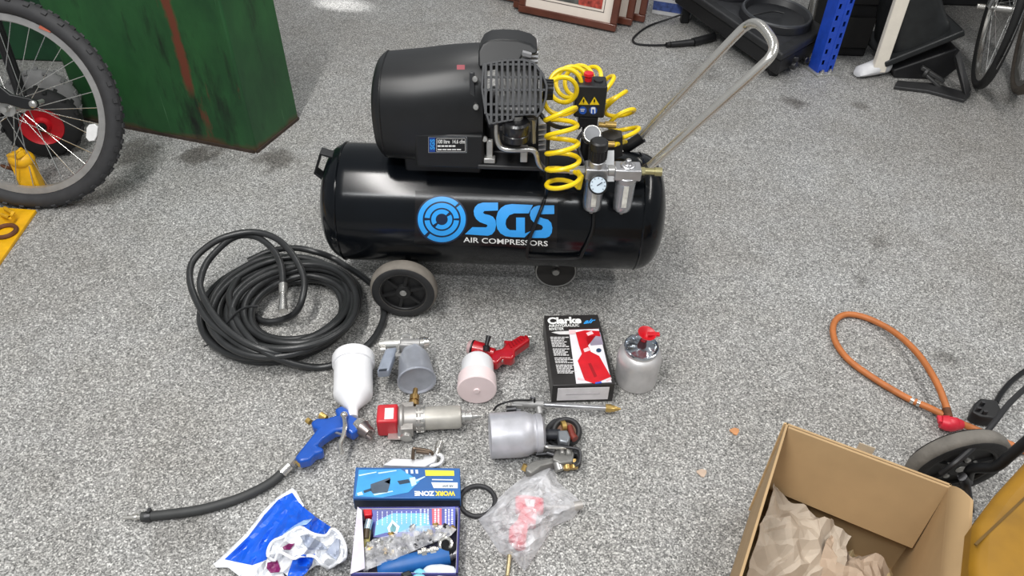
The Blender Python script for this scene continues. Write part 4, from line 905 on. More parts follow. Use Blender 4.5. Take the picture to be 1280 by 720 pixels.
q = MB(); q.tube(path_px([(678, 555, .055), (684, 559, .058), (700, 560, .056), (718, 560, .05)]), .003, 8); q.build('link_rod', CHROME, pg)
q = MB(); cyl_px(q, (708, 576, .03), (709, 587, .024), .0088); cyl_px(q, (717, 575, .03), (718, 586, .024), .0088); cyl_px(q, (658, 581, .03), (655, 588, .02), .008); q.build('brass_fitting', M((186, 156, 96), .35, .7), pg, split=True)
q = MB(); cyl_px(q, (697, 578, .03), (700, 588, .024), .011); cyl_px(q, (702, 562, .045), (703, 568, .045), .006); cyl_px(q, (710, 563, .045), (711, 569, .045), .006); q.build('end_cap', STEEL, pg, split=True)

# blue tool carton
hW = .042
wz = thing('tool_carton', 'closed blue printed carton with a pictured air tool and upside-down lettering', 'box', G(508, 612))
q = MB(); q.ppx([(444.5, 584), (575, 585), (576, 623), (441, 623)], hW, 0); q.build('carton', M((34, 92, 158), .4, var=.12, scale=12), wz, bevel=.0015)
def Wz(l): return [(430 + x / 4.96, 575 + y / 4.96) for x, y in l]
W1 = lambda x, y: G(x, y, hW + .0006)
W2 = lambda x, y: G(x, y, hW + .0011)
W3 = lambda x, y: G(x, y, hW + .0016)
print2d([Wz([(92, 60), (350, 56), (470, 130), (400, 200), (240, 232), (70, 225)])], W1, None, 'cyan_panel', M((60, 156, 220), .4, var=.2, scale=14), wz)
print2d([Wz([(165, 150), (285, 108), (288, 118), (250, 135), (285, 150), (270, 200), (180, 208), (165, 190)])], W2, None, 'pictured_tool', M((70, 84, 100), .4, var=.2, scale=40), wz)
print2d([Wz([(330, 130), (400, 118), (412, 140), (345, 152)]), Wz([(120, 190), (165, 175), (170, 190), (125, 205)])], W2, None, 'pictured_grip', M((36, 60, 84), .4), wz)
print2d([Wz([(405, 110), (440, 105), (450, 150), (420, 165)]), Wz([(440, 125), (500, 100), (505, 105), (450, 135)]), Wz([(80, 205), (110, 195), (120, 215), (85, 222)]), Wz([(90, 92), (200, 72), (202, 78), (95, 100)]), Wz([(210, 78), (325, 62), (326, 68), (215, 86)]), Wz([(180, 212), (300, 190), (305, 196), (190, 220)])], W2, None, 'picture_highlight', M((190, 220, 238), .4), wz)
print2d([Wz([(502, 62), (682, 66), (684, 98), (506, 98)])], W1, None, 'yellow_sticker', M((226, 216, 60), .4, var=.05), wz)
for pq in [Wz([(540, 138), (705, 140), (705, 175), (556, 174)]), Wz([(545, 118), (675, 120), (675, 127), (546, 125)])] + [Wz([(x, 60), (x + 16, 60), (x + 18, 84), (x + 3, 84)]) for x in (380, 412, 442)]:
    print2d([pq], W1, None, 'white_print', M((220, 228, 236), .4), wz)
print2d(text_at('AIR SAW', *Wz([(678, 155), (610, 155), (678, 168)]), .02), W2, None, 'small_lettering', M((40, 50, 70), .5), wz)
print2d(text_at('WORK', *Wz([(690, 192), (562, 192), (690, 223)]), .05), W2, None, 'yellow_lettering', M((236, 214, 60), .4), wz)
print2d(text_at('ZONE', *Wz([(560, 192), (436, 192), (562, 223)]), .05), W2, None, 'white_lettering', WHITE, wz)
q = MB(); fa, fb = G(441, 623, hW), G(576, 623, hW); m_ = (fa + fb) / 2; m_.z = hW / 2 - .002
fdx = (fb - fa).normalized(); fn2 = V((fdx.y, -fdx.x, 0))
q.box(m_ + fn2 * .0008, ((fb - fa).length * .985, .001, hW * .8), (fdx, V((0, 0, 1)).cross(fdx), V((0, 0, 1)))); q.build('end_band', M((30, 40, 62), .45, var=.2), wz)

# open tray with tools
tr = thing('open_carton', 'open printed carton holding loose tools and a clear bag of fittings', 'box', G(506, 680))
hT = .05
oc = [(447, 634), (575, 633), (572, 718), (438, 718)]
wp = [G(x, y, hT) for x, y in oc]; wb_ = [V((p.x, p.y, .0)) for p in wp]
PURP = M((44, 44, 120), .45, var=.3); PALEC = M((206, 204, 222), .6, var=.05)
q = MB(); q.prism([V((p.x, p.y, .003)) for p in wp], (0, 0, -.003)); q.build('bottom_panel', M((60, 60, 80), .6), tr)
for k in range(4):
    a_, b_ = wp[k], wp[(k + 1) % 4]; d_ = (b_ - a_).normalized(); nn = V((d_.y, -d_.x, 0))
    cen = (wp[0] + wp[2]) / 2
    if nn.dot(cen - a_) < 0: nn = -nn
    q = MB(); q.prism([a_, b_, b_ + nn * .003, a_ + nn * .003], (0, 0, -hT)); sd_ = q.build('side_panel', PURP, tr)
    q = MB(); q.prism([a_ + nn * .0034 + d_ * .004, b_ + nn * .0034 - d_ * .004, b_ + nn * .0040 - d_ * .004, a_ + nn * .0040 + d_ * .004], (0, 0, -hT + .004)); q.build('lining', PALEC, sd_)
q = MB(); a_, d__ = wp[0], wp[3]; q.prism([a_, d__, d__ + V((.028, .01, .006)), a_ + V((.012, -.012, .006))], (0, 0, .002)); q.build('flap', M((214, 208, 224), .6), tr)
def Tz(l, k=1): return [(430 + x / 4.96, 575 + y / 4.96) for x, y in l]
# printed leaflet card in the tray
cd = thing('printed_card', 'blue and purple printed card with a red strip standing in the open carton', 'card', G(512, 655, .01))
CP0 = G(512, 660, .03); CN = V((0, -.45, .9)).normalized(); cpl = PLANE(CP0, CN); cpl1 = PLANE(CP0 + CN * .0006, CN); cpl2 = PLANE(CP0 + CN * .0011, CN)
q = MB(); q.prism([cpl(x, y) for x, y in Tz([(170, 300), (690, 290), (690, 420), (640, 470), (180, 480)])], -CN * .003); q.build('card', M((46, 62, 160), .4, var=.35, scale=18), cd)
print2d([Tz([(200, 380), (300, 330), (520, 330), (540, 440), (260, 450), (190, 470)])], cpl1, None, 'cyan_print', M((92, 176, 226), .4, var=.2, scale=30), cd)
print2d([Tz([(545, 262 + 40), (605, 300), (606, 408), (548, 408)])], cpl1, None, 'red_strip', M((204, 62, 84), .4), cd)
rr_ = random.Random(9); rl = []
for i in range(9):
    x = 205 + i * 30; y = 318
    while y < 395:
        h_ = rr_.uniform(6, 18); rl.append(Tz([(x, y), (x + 5, y), (x + 5, y + h_), (x, y + h_)])); y += h_ + 4
for x in (470, 495, 515, 560, 580, 625, 645, 665):
    y = 305
    while y < 395:
        h_ = rr_.uniform(5, 14); rl.append(Tz([(x, y), (x + 11, y), (x + 11, y + h_), (x, y + h_)])); y += h_ + 4
print2d(rl, cpl2, None, 'small_print', M((216, 220, 240), .5), cd)
print2d([Tz([(268, 420), (300, 372), (345, 412), (330, 455), (280, 455)])], cpl2, None, 'white_emblem', WHITE, cd)
print2d([Tz([(285, 425), (302, 392), (325, 418), (318, 445), (290, 445)])], PLANE(CP0 + CN * .0016, CN), None, 'emblem_mark', M((90, 150, 160), .5, var=.3, scale=90), cd)
q = MB(); q.ppx(Tz([(118, 305), (172, 298), (174, 340), (125, 345)]), .048, .030); o = q.build('red_tin', RED, loc=G(460, 640, .03), bevel=.002); tag(o, 'small red packet in the back corner of the open carton', 'packet')
# screwdriver-like yellow handled tool
o_ = thing('file', 'thin tool with a yellow handle standing along the left of the open carton', 'hand tool', G(458, 690, .01))
q = MB(); cyl_px(q, (460, 655, .045), (456, 690, .02), .007, .0085); q.build('handle', M((206, 192, 120), .4, var=.3), o_)
q = MB(); cyl_px(q, (462, 650, .048), (459, 662, .043), .0078, .0078); q.build('ferrule', M((170, 190, 200), .3, .6), o_)
q = MB(); cyl_px(q, (459, 661, .048), (457.5, 673, .042), .0062); q.build('grip', M((70, 56, 34), .5), o_)
# air tool with blue barrel
at = thing('air_tool', 'air tool with a blue barrel and grey collar lying in the open carton', 'air tool', G(505, 705, .01))
q = MB(); q.lathe(G(472, 713, .028), G(540, 698, .030) - G(472, 713, .028), [(0, .010), (.01, .016), (.05, .019), (.14, .021), (.148, .02), (.148, 0)], 24); q.build('barrel', M((28, 92, 160), .45), at)
dirx = (G(540, 698, .03) - G(472, 713, .028)).normalized(); p0 = G(540, 698, .03)
q = MB(); q.lathe(p0 - dirx * .004, dirx, [(0, .019), (.026, .019), (.028, .014), (.045, .013), (.045, .010), (.058, .010), (.058, 0)], 20); q.build('collar', M((150, 148, 150), .35, .9), at)
q = MB(); q.ppx([(500, 716), (512, 712), (516, 718), (505, 722)], .052, .04); q.build('button', BLACK, at, bevel=.003)
t2 = thing('chuck_tool', 'small black and chrome chuck tool at the right of the open carton', 'hand tool', G(560, 685, .01))
q = MB(); q.sphere(G(560, 690, .025), (.022, .02, .02)); q.lathe(G(557, 690, .03), (.3, .4, .8), [(0, .02), (.02, .017), (.02, 0)], 20); q.build('grip', BLACK, t2)
q = MB(); q.torus(G(557, 680, .05), (0, -.3, 1), .012, .004, 24, 8); q.build('collar', CHROME, t2)
q = MB(); cyl_px(q, (522, 691, .05), (548, 686, .05), .005); cyl_px(q, (527, 690, .05), (533, 689, .05), .0085, n=6); cyl_px(q, (538, 688, .05), (545, 687, .05), .0075, n=6); q.build('spindle', CHROME, t2)
cy = MB(); cy.ppx([(516, 713), (524, 708), (532, 712), (531, 721), (516, 721)], .05, .03); o = cy.build('plastic_plug', M((120, 196, 220), .4), loc=G(524, 715, .03), bevel=.006, seg=3); tag(o, 'pale cyan plastic cap at the front of the open carton', 'cap')
rg_ = MB(); rg_.sphere(G(550, 714, .04), (.035, .014, .012), 20, 10); rg_.v = [p + V((0, 0, .004 * noise.noise(p * 90))) for p in rg_.v]; o = rg_.build('paper_wad', M((214, 220, 228), .6), loc=G(550, 714, .028)); tag(o, 'white crumpled wrapping at the front right of the open carton', 'wrapping')
# clear bag of fittings
fb_ = thing('fittings_bag', 'clear plastic bag of small metal fittings lying across the open carton', 'bag', G(510, 680, .02))
q = MB(); rr_ = random.Random(11)
bagp = Tz([(110, 560), (180, 490), (330, 455), (420, 410), (640, 400), (700, 430), (660, 470), (560, 510), (440, 560), (330, 610), (200, 660), (120, 690)])
fm = []
for k in range(46):
    for _ in range(50):
        x, y = rr_.uniform(452, 572), rr_.uniform(656, 712)
        if inpoly(x, y, bagp): break
    p = G(x, y, .034 + rr_.uniform(0, .008)); d_ = V((rr_.uniform(-1, 1), rr_.uniform(-1, 1), rr_.uniform(-.3, .3))).normalized()
    k_ = MB(); k_.lathe(p - d_ * .007, d_, [(0, .0045), (.006, .0045), (.006, .007), (.010, .007), (.010, .003), (.016, .003)], 8)
    k_.build('fitting', [STEEL, ALU, DKSTEEL, STEEL, CHROME, BRASS][k % 6], fb_)
def bag_h(x, y): return .043 + .010 * noise.noise(V((x * .09, y * .09, 3))) + .009 * ridge(x, y, .16, 1.7) - .006
m_ = print2d([bagp], lambda x, y: G(x, y, bag_h(x, y) + .004), 3)
m_.build('film', clear_film((230, 230, 234), .45, .1, .5, 18), fb_)

# rubber ring
q = MB(); q.torus(G(597, 626, .006), (0, 0, 1), .0395, .0056, 48, 10); o = q.build('rubber_ring', M((40, 40, 42), .55), loc=G(597, 626)); tag(o, 'thin black rubber ring lying flat on the floor beside the blue carton', 'ring')

# clear bag with red blow gun inside
outl = [(597, 649), (633, 613), (658, 593), (691, 578), (697, 602), (720, 621), (730, 631), (716, 648), (691, 658), (678, 680), (656, 714), (642, 698), (624, 691), (613, 673)]
cb = thing('plastic_bag', 'clear crumpled plastic bag wrapped around a small red gun', 'bag', G(660, 650))
def inset(x, y):
    d = 1e9; n = len(outl)
    for i in range(n):
        ax, ay = outl[i]; bx_, by = outl[(i + 1) % n]; t = max(0, min(1, ((x - ax) * (bx_ - ax) + (y - ay) * (by - ay)) / ((bx_ - ax) ** 2 + (by - ay) ** 2)))
        d = min(d, math.hypot(x - ax - t * (bx_ - ax), y - ay - t * (by - ay)))
    return d
def cb_h(x, y):
    e = min(1, inset(x, y) / 26); e = e * (2 - e)
    return .004 + e * (.036 + .012 * ridge(x, y, .055, 5.1) + .010 * ridge(x * .6 + y * .4, y, .13, 2.2)) * 1.0
fo = print2d([outl], lambda x, y: G(x, y, cb_h(x, y)), 3).build('film', clear_film((240, 240, 244), .48, .1, .3, 14), cb, flat=True)
dm = fo.modifiers.new('facets', 'DECIMATE'); dm.ratio = .22
print2d([outl], lambda x, y: G(x, y, .0015), 6).build('film_underside', clear_film((222, 222, 226), .18, .2, .5, 20), cb)
rg2 = thing('blow_gun', 'bright red plastic blow gun inside the clear plastic bag', 'blow gun', G(655, 650, .01))
def Cz(l): return [(560 + x / 4.5, 560 + y / 4.5) for x, y in l]
q = MB(); q.ppx(Cz([(378, 262), (430, 258), (540, 275), (540, 345), (500, 350), (495, 425), (455, 420), (445, 480), (440, 545), (390, 550), (340, 500), (345, 440), (390, 400), (405, 350), (380, 340)]), .034, .008); q.build('body', M((226, 60, 80), .4), rg2, bevel=.006, seg=3)
q = MB(); q.ppx(Cz([(430, 285), (490, 290), (485, 330), (440, 325)]), .0355, .03); q.build('label', M((236, 232, 234), .5), rg2)
q = MB(); cyl_px(q, (682, 634, .022), (712, 634, .018), .006); cyl_px(q, (712, 634, .018), (727, 631, .016), .010); q.build('nozzle', M((190, 186, 182), .4, .5), rg2)
pn = MB(); cyl_px(pn, (637, 694, .010), (634, 720, .006), .0048, .0042, 10); o = pn.build('brass_pin', M((206, 190, 150), .35, .8), loc=G(636, 705)); tag(o, 'slim brass pin sticking out from under the clear plastic bag', 'pin')

# blue and white carrier bag
bl = thing('carrier_bag', 'crumpled blue and white plastic carrier bag on the floor', 'bag', G(350, 680))
def Kz(l): return [(260 + x / 6, 600 + y / 6) for x, y in l]
blue_o = Kz([(630, 92), (680, 165), (725, 210), (800, 270), (920, 352), (880, 412), (770, 398), (690, 340), (560, 425), (470, 470), (440, 600), (330, 640), (120, 595), (300, 420), (420, 260), (520, 150)])
white_edge = [Kz([(635, 60), (660, 85), (715, 195), (680, 165), (630, 92), (520, 150), (420, 260), (300, 420), (120, 595), (45, 625), (40, 640), (130, 560), (290, 400), (410, 240), (510, 140)])]
lowerw = Kz([(40, 625), (120, 595), (330, 640), (440, 600), (430, 650), (480, 700), (560, 690), (600, 780), (420, 800), (240, 725), (150, 655), (60, 655)])
mouth = Kz([(470, 470), (560, 425), (690, 340), (770, 398), (880, 412), (930, 365), (980, 380), (1000, 420), (1030, 500), (1035, 580), (990, 620), (910, 660), (850, 640), (800, 600), (810, 640), (740, 690), (600, 720), (560, 690), (480, 700), (430, 650), (450, 560)])
lowb = Kz([(640, 590), (720, 560), (800, 555), (780, 640), (740, 690), (640, 800), (590, 790), (600, 700)])
pk1 = Kz([(560, 505), (610, 478), (650, 475), (610, 525), (570, 525)]); pk2 = Kz([(445, 620), (520, 600), (540, 660), (530, 690), (470, 695), (440, 660)])
inn_ = [Kz([(690, 420), (740, 405), (800, 440), (860, 475), (900, 520), (840, 525), (750, 520)]), Kz([(880, 540), (960, 440), (990, 450), (980, 560), (960, 600)])]
def bl_h(x, y):
    e = 1.0
    base = .010 + .045 * math.exp(-(((x - 375) / 38) ** 2 + ((y - 675) / 26) ** 2))
    cre = .020 * ridge(x * .80 + y * .60, (y * .8 - x * .6) * .22, .055, .7) + .004 * ridge(x * .8 + y * .6, (y - x) * .3, .15, 4.4)
    return max(.002, base + cre * min(1, max(0, (x - 262) / 40)) - .008)
BB = M((22, 92, 214), .32, var=.12, scale=40, coat=.2); BW = M((236, 238, 242), .45, var=.04)
SOL = []
def sheet(polys, name, mat, dz=0.0, fn=bl_h, fac=0):
    o = print2d(polys, lambda x, y: G(x, y, fn(x, y) + dz), 3).build(name, mat, bl, flat=bool(fac))
    if fac: dm = o.modifiers.new('facets', 'DECIMATE'); dm.ratio = fac
    s_ = o.modifiers.new('thickness', 'SOLIDIFY'); s_.thickness = .0012; return o
sheet([blue_o], 'blue_panel', BB, 0, bl_h, .3)
EI = Kz([(715, 200), (680, 165), (630, 92), (520, 150), (420, 260), (300, 420), (120, 595)]); EO = Kz([(722, 192), (662, 85), (635, 58), (508, 138), (408, 238), (288, 396), (40, 632)])
sheet([[EI[i], EI[i + 1], EO[i + 1], EO[i]] for i in range(6)], 'white_edge', BW, .002)
sheet([lowerw], 'white_hem', BW, .001, bl_h, .3)
def mouth_h(x, y): return bl_h(x, y) + .014 * ridge(x, y, .07, 8.8)
sheet([mouth], 'white_mouth', BW, .004, mouth_h, .2)
sheet(inn_, 'inner_fold', M((170, 178, 196), .5, var=.08), .009, mouth_h)
sheet([lowb], 'blue_fold', BB, .012, mouth_h)
sheet([pk1, pk2], 'purple_print', M((120, 26, 90), .45), .010, mouth_h)
hand = [Kz([(400 + 0, 640), (395, 600), (455, 560), (470, 580), (440, 615)])]
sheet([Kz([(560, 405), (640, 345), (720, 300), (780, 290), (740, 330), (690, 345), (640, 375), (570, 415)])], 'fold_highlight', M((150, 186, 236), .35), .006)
q = MB()
lip = [G(x, y, mouth_h(x, y) + .012) for x, y in Kz([(450, 570), (470, 475), (560, 430), (690, 355), (770, 400), (880, 420), (930, 370), (990, 410), (1030, 500), (1030, 580), (980, 615), (910, 655), (850, 630), (800, 575), (700, 570), (640, 590), (540, 540), (500, 600)])]
q.tube(smooth(lip, 4, True), .0034, 8, True)
for i, p in enumerate(q.v): p += V((0, 0, .004 * noise.noise(p * 60)))
q.build('rolled_lip', BW, bl)
# ------------------------------------------------------------------ cardboard box with packing paper
hX = .31
A_, B_ = G(983, 528, hX), G(1190, 605, hX); bx_ = (B_ - A_).normalized(); by_ = V((bx_.y, -bx_.x, 0)); by_ = by_ if by_.y < 0 else -by_
BWd = (B_ - A_).length; BL = .46; T = .005
Z3 = V((0, 0, 1))
def BP(u, v, z): p = A_ + bx_ * u + by_ * v; return V((p.x, p.y, z))
cbx = thing('cardboard_box', 'open brown cardboard box with its back flap folded inside', 'box', BP(BWd / 2, BL / 2, 0))
def panel(name, pts, vec, par=cbx, mat=CARD):
    q = MB(); q.prism(pts, vec); return q.build(name, mat, par, bevel=.001)
panel('back_wall', [BP(0, 0, 0), BP(BWd, 0, 0), BP(BWd, 0, hX), BP(0, 0, hX)], by_ * T)
panel('left_wall', [BP(0, 0, 0), BP(0, BL, 0), BP(0, BL, hX), BP(0, 0, hX)], bx_ * T)
panel('right_wall', [BP(BWd, 0, 0), BP(BWd, BL, 0), BP(BWd, BL, hX), BP(BWd, 0, hX)], -bx_ * T)
panel('front_wall', [BP(0, BL, 0), BP(BWd, BL, 0), BP(BWd, BL, hX), BP(0, BL, hX)], -by_ * T)
panel('bottom', [BP(0, 0, .0), BP(BWd, 0, .0), BP(BWd, BL, .0), BP(0, BL, .0)], Z3 * T)
panel('back_flap', [BP(.006, .007, hX), BP(BWd - .004, .007, hX), BP(BWd - .008, .040, hX - .165), BP(.010, .036, hX - .165)], by_ * T)
q = MB(); secs = []
for k in range(8):
    t = k / 7; zz = hX + .045 * t; uu = BWd + .022 * t * t
    w0, w1 = .012 + .05 * t * t, BL * .98
    secs.append([BP(uu, w0, zz), BP(uu, w1, zz), BP(uu - T, w1, zz), BP(uu - T, w0, zz)])
q.loft(secs); q.build('side_flap', CARD, cbx)
q = MB(); q.bar(BP(-.0015, .003, .003), BP(-.0015, .003, hX), .002, .006); q.build('corner_seam', M((214, 184, 140), .8), cbx)
q = MB(); q.box(BP(BWd * .5, -.02, hX - .012), (.03, .001, .02), (bx_, by_, Z3)); q.build('torn_tab', M((206, 190, 166), .8), cbx)
def paper(label, u0, u1, v0, v1, zf, seed, rot, mat):
    nu, nv = 56, 64; mbp = MB(); vs = []
    for j in range(nv + 1):
        for i in range(nu + 1):
            a, b = i / nu, j / nv
            u = u0 + (u1 - u0) * a; v = v0 + (v1 - v0) * b
            ca, sa = math.cos(rot), math.sin(rot); s1, s2 = ca * u + sa * v, -sa * u + ca * v
            uu = u + .012 * noise.noise(V((u * 22, v * 22, seed))); vv = v + .012 * noise.noise(V((u * 22, v * 22, seed + 9)))
            z = zf(a, b) + .052 * ridge(s1 + .02 * noise.noise(V((u * 15, v * 15, 1))), s2 * .3, 10, seed) + .030 * ridge(s1 * .6, s2, 17, seed + 3) + .016 * ridge(s1, s2 * .6, 34, seed + 5) - .055
            vs.append(BP(min(max(uu, .012), BWd - .012), min(max(vv, .05), BL - .012), max(.012, z)))
    fs = [(j * (nu + 1) + i, j * (nu + 1) + i + 1, (j + 1) * (nu + 1) + i + 1, (j + 1) * (nu + 1) + i) for j in range(nv) for i in range(nu)]
    mbp.add(vs, fs); o = mbp.build('packing_paper', mat, loc=BP((u0 + u1) / 2, (v0 + v1) / 2, .01), fix=False, flat=True)
    dm = o.modifiers.new('facets', 'DECIMATE'); dm.ratio = .13
    s_ = o.modifiers.new('thickness', 'SOLIDIFY'); s_.thickness = .0015
    tag(o, label, 'packing paper', 'packing paper in the cardboard box'); return o
paper('crumpled pale packing paper heaped at the left of the cardboard box', .02, .19, .05, .40, lambda a, b: .165 - .05 * a - .03 * abs(b - .4), 2.3, .5, KRAFT)
paper('crumpled packing paper sunk lower at the right of the cardboard box', .15, .285, .07, .42, lambda a, b: .115 - .04 * a - .02 * b, 7.7, -.4, M((182, 162, 142), .75, var=.06, bump=.12, bscale=40))
paper('torn packing paper lining the bottom of the cardboard box', .015, .285, .06, .44, lambda a, b: .055, 4.1, .1, M((196, 176, 136), .78, var=.06))

# ------------------------------------------------------------------ orange gas hose
oh = thing('gas_hose', 'orange rubber gas hose looped on the floor with a red connector', 'hose', G(1110, 470))
q = MB(); q.tube(path_px([(1186, 522, .03), (1182, 506, .035), (1170, 477, .04), (1148, 443, .035), (1119, 416, .022), (1085, 398, .012), (1058, 393, .010), (1043, 403, .010), (1043, 424, .010), (1060, 449, .010), (1094, 474, .010), (1133, 497, .012), (1160, 509, .018), (1180, 519, .025)], 7), .0088, 10)
q.tube(path_px([(1198, 528, .022), (1215, 535, .016), (1245, 548, .010), (1275, 561, .010), (1310, 578, .010)], 6), .0088, 10); q.build('hose', ORANGE, oh)
q = MB(); cyl_px(q, (1139, 499.5, .0135), (1143, 501.5, .014), .0102, n=14); cyl_px(q, (1146, 503, .015), (1150, 504.5, .0155), .0102, n=14); q.build('hose_clip', CHROME, oh)
q = MB(); cyl_px(q, (1183, 511, .036), (1186, 522, .03), .010, n=12); q.build('ferrule', RUST, oh)
q = MB(); q.sphere(G(1188, 530, .024), (.026, .019, .019)); cyl_px(q, (1176, 527, .024), (1184, 529, .024), .016, .02); cyl_px(q, (1194, 530, .024), (1202, 531, .022), .017, .012); q.bar(G(1172, 524, .03), G(1184, 526, .03), .02, .008); q.build('connector', M((204, 40, 58), .4), oh)

# ------------------------------------------------------------------ yellow wheeled machine at the lower right
ym = thing('wheeled_machine', 'yellow painted wheeled machine cut off at the lower right corner', 'machine', (1.18, .80, 0))
wq = G(1196, 578, .112)
wh = bpy.data.objects.new('wheel', None); C.objects.link(wh); wh.parent = ym; OFF[wh.name] = OFF[ym.name]
wax = V((.12, -.99, -.08)).normalized()
disc_wheel(wh, wq, wax, .112, .036, M((108, 104, 98), .85, var=.2, bump=.3), M((30, 30, 31), .5), STEEL, 5)
for i in range(5):
    a = i * 2 * math.pi / 5 + .3; x, y, _ = frame_of(wax); d = x * math.cos(a) + y * math.sin(a)
    k = MB(); k.lathe(wq + wax * .008 + d * .034, wax, [(0, .007), (.01, .007), (.012, .004), (.012, 0)], 8); k.build('wheel_bolt', STEEL, wh)
hY = .40
yq = [(1221, 650), (1247, 614), (1298, 558), (1420, 560), (1420, 790), (1222, 800), (1217, 700)]
q = MB(); q.ppx(yq, hY, .10); q.build('casing', M((150, 108, 13), .6, var=.28, scale=9, bump=.12), ym, bevel=.02, seg=3)
q = MB(); q.prism([V((p.x, p.y, .10)) for p in [G(x, y, hY) for x, y in [(1250, 660), (1310, 590), (1400, 590), (1400, 770), (1250, 770)]]], (0, 0, -.10)); q.build('chassis', BLACK, ym, bevel=.01)
q = MB(); q.tube(smooth([G(1350, 600, hY), G(1380, 560, .62), G(1400, 540, .78), G(1440, 560, .80)], 5), .014, 10); q.build('handle', BLACK, ym)
q = MB(); q.bar(G(1219, 681, hY), G(1292, 612, hY), .004, .003); q.build('seam', M((96, 70, 20), .7), ym)
q = MB(); q.tube(smooth([wq + wax * .045, G(1215, 586, .16), G(1243, 584, .20), G(1262, 570, .24), G(1290, 546, .30)], 6), .011, 12); q.build('axle_arm', BLACK, ym)
q = MB(); q.tube(smooth([wq + wax * .05, G(1203, 596, .14), G(1207, 606, .12), G(1212, 640, .08)], 5), .010, 10); q.build('stay', DKSTEEL, ym)
q = MB(); q.tube(path_px([(1176, 592, .14), (1195, 578, .18), (1222, 553, .20), (1243, 528, .20), (1262, 504, .18), (1290, 478, .14), (1330, 445, .06), (1365, 425, .008), (1420, 415, .007)], 6), .0065, 8); q.build('machine_cable', M((34, 34, 36), .5), ym)
pgx = thing('plug', 'black three-pin mains plug on its cable above the yellow machine', 'plug', G(1237, 514, 0))
q = MB(); q.prism([G(x, y, .038) for x, y in [(1218, 504), (1226, 497), (1247, 500), (1252, 512), (1246, 523), (1226, 520), (1215, 514)]], (0, 0, -.036)); pb_ = q.build('plug_body', M((30, 30, 31), .45), pgx, bevel=.005, seg=3)
q = MB(); q.box(G(1223, 512, .042), (.010, .005, .014)); q.box(G(1231, 516, .042), (.010, .005, .014)); q.box(G(1228, 505, .042), (.007, .007, .016)); q.build('pin', DKSTEEL, pgx, split=True)
q = MB(); q.tube(path_px([(1245, 503, .022), (1252, 491, .020), (1264, 477, .010), (1282, 463, .007), (1320, 440, .007)], 6), .0066, 8); q.build('flex', BLACK, pgx)

# ------------------------------------------------------------------ things along the far side
WOOD = M((96, 52, 38), .38, var=.2, scale=14, coat=.3); MATB = M((240, 228, 216), .8, var=.02)
def framed(label, bl_, br_, h, lean, kind, dz=0.0):
    a, b = V(bl_), V(br_); ex = (b - a).normalized(); wd = (b - a).length; back = V((-ex.y, ex.x, 0)); back = back if back.y > 0 else -back
    up = (V((0, 0, 1)) * math.cos(lean) + back * math.sin(lean)).normalized(); nn = up.cross(ex); nn = nn if nn.y < 0 else -nn
    t = thing('framed_picture', label, 'picture', (a + b) / 2, 'framed pictures leaning in a stack')
    def P(u, v, w=0): return a + ex * u + up * v + nn * w + V((0, 0, .004))
    fw = .034
    for (u0, v0, u1, v1) in [(0, 0, wd, fw), (0, h - fw, wd, h), (0, fw, fw, h - fw), (wd - fw, fw, wd, h - fw)]:
        q = MB(); q.prism([P(u0, v0, .022), P(u1, v0, .022), P(u1, v1, .022), P(u0, v1, .022)], -nn * .026); q.build('frame_rail', WOOD, t, bevel=.005, seg=3)
    q = MB(); q.prism([P(fw, fw, .008), P(wd - fw, fw, .008), P(wd - fw, h - fw, .008), P(fw, h - fw, .008)], -nn * .008); mt = q.build('mount_board', MATB, t)
    mg = .075
    if kind:
        q = MB(); a0 = mg
        for (u0, v0, u1, v1) in [(mg, mg, wd - mg, mg + .003), (mg, h - mg - .003, wd - mg, h - mg), (mg, mg, mg + .003, h - mg), (wd - mg - .003, mg, wd - mg, h - mg)]:
            q.prism([P(u0, v0, .009), P(u1, v0, .009), P(u1, v1, .009), P(u0, v1, .009)], -nn * .0005)
        q.build('border_line', M((70, 60, 58), .7), mt)
        m2 = mg + .014
        q = MB(); q.prism([P(m2, m2, .009), P(wd - m2, m2, .009), P(wd - m2, h - m2, .009), P(m2, h - m2, .009)], -nn * .0005); q.build('print', M((96, 98, 94), .5, var=.6, scale=16), mt)
        q = MB(); q.prism([P(wd - m2 - .12, m2, .0096), P(wd - m2, m2, .0096), P(wd - m2, m2 + .2, .0096), P(wd - m2 - .14, m2 + .14, .0096)], -nn * .0005); q.build('print_flowers', M((176, 70, 58), .5, var=.7, scale=40), mt)
    return t
framed('mahogany framed picture with a cream mount, front of the leaning stack', G(649, 15), G(770, 40.5), .52, .22, True)
def off(p, dx, dy): return V((p.x + dx, p.y + dy, 0))
framed('second framed picture of the stack, showing just right of the front one', G(716, 18), G(790, 33), .52, .20, False)
framed('rearmost framed picture, rightmost edge of the leaning stack', G(730, 14), G(806, 28.5), .54, .18, False)
framed('framed picture whose lower edge shows left of the front one', G(612, -4), G(680, 10), .48, .18, False)
framed('framed picture tucked close behind the left edge of the front one', G(643, 9.5), G(712, 24), .5, .20, False)
# carton with blue band
g_ = G(814, 17); g2 = G(858, 24)
cw = thing('printed_carton', 'white carton with a blue printed band between the pictures and the black case', 'box', g_)
ex = (g2 - g_).normalized(); bkv = V((-ex.y, ex.x, 0)); wd = .2
q = MB(); q.box((g_ + ex * wd / 2 + bkv * .1 + V((0, 0, .13))), (wd, .2, .26), (ex, bkv, Z3)); q.build('carton', M((214, 214, 216), .6, var=.05), cw, bevel=.003)
q = MB(); q.box((g_ + ex * wd / 2 - bkv * .0005 + V((0, 0, .045))), (wd * .96, .002, .045), (ex, bkv, Z3)); q.build('blue_band', M((70, 90, 150), .5, var=.4, scale=60), cw)
q = MB(); q.lathe(g_ + ex * .10 + V((0, 0, .10)), -bkv, [(0, .016), (.001, .016), (.001, 0)], 16); q.build('hand_hole', BLACK, cw)
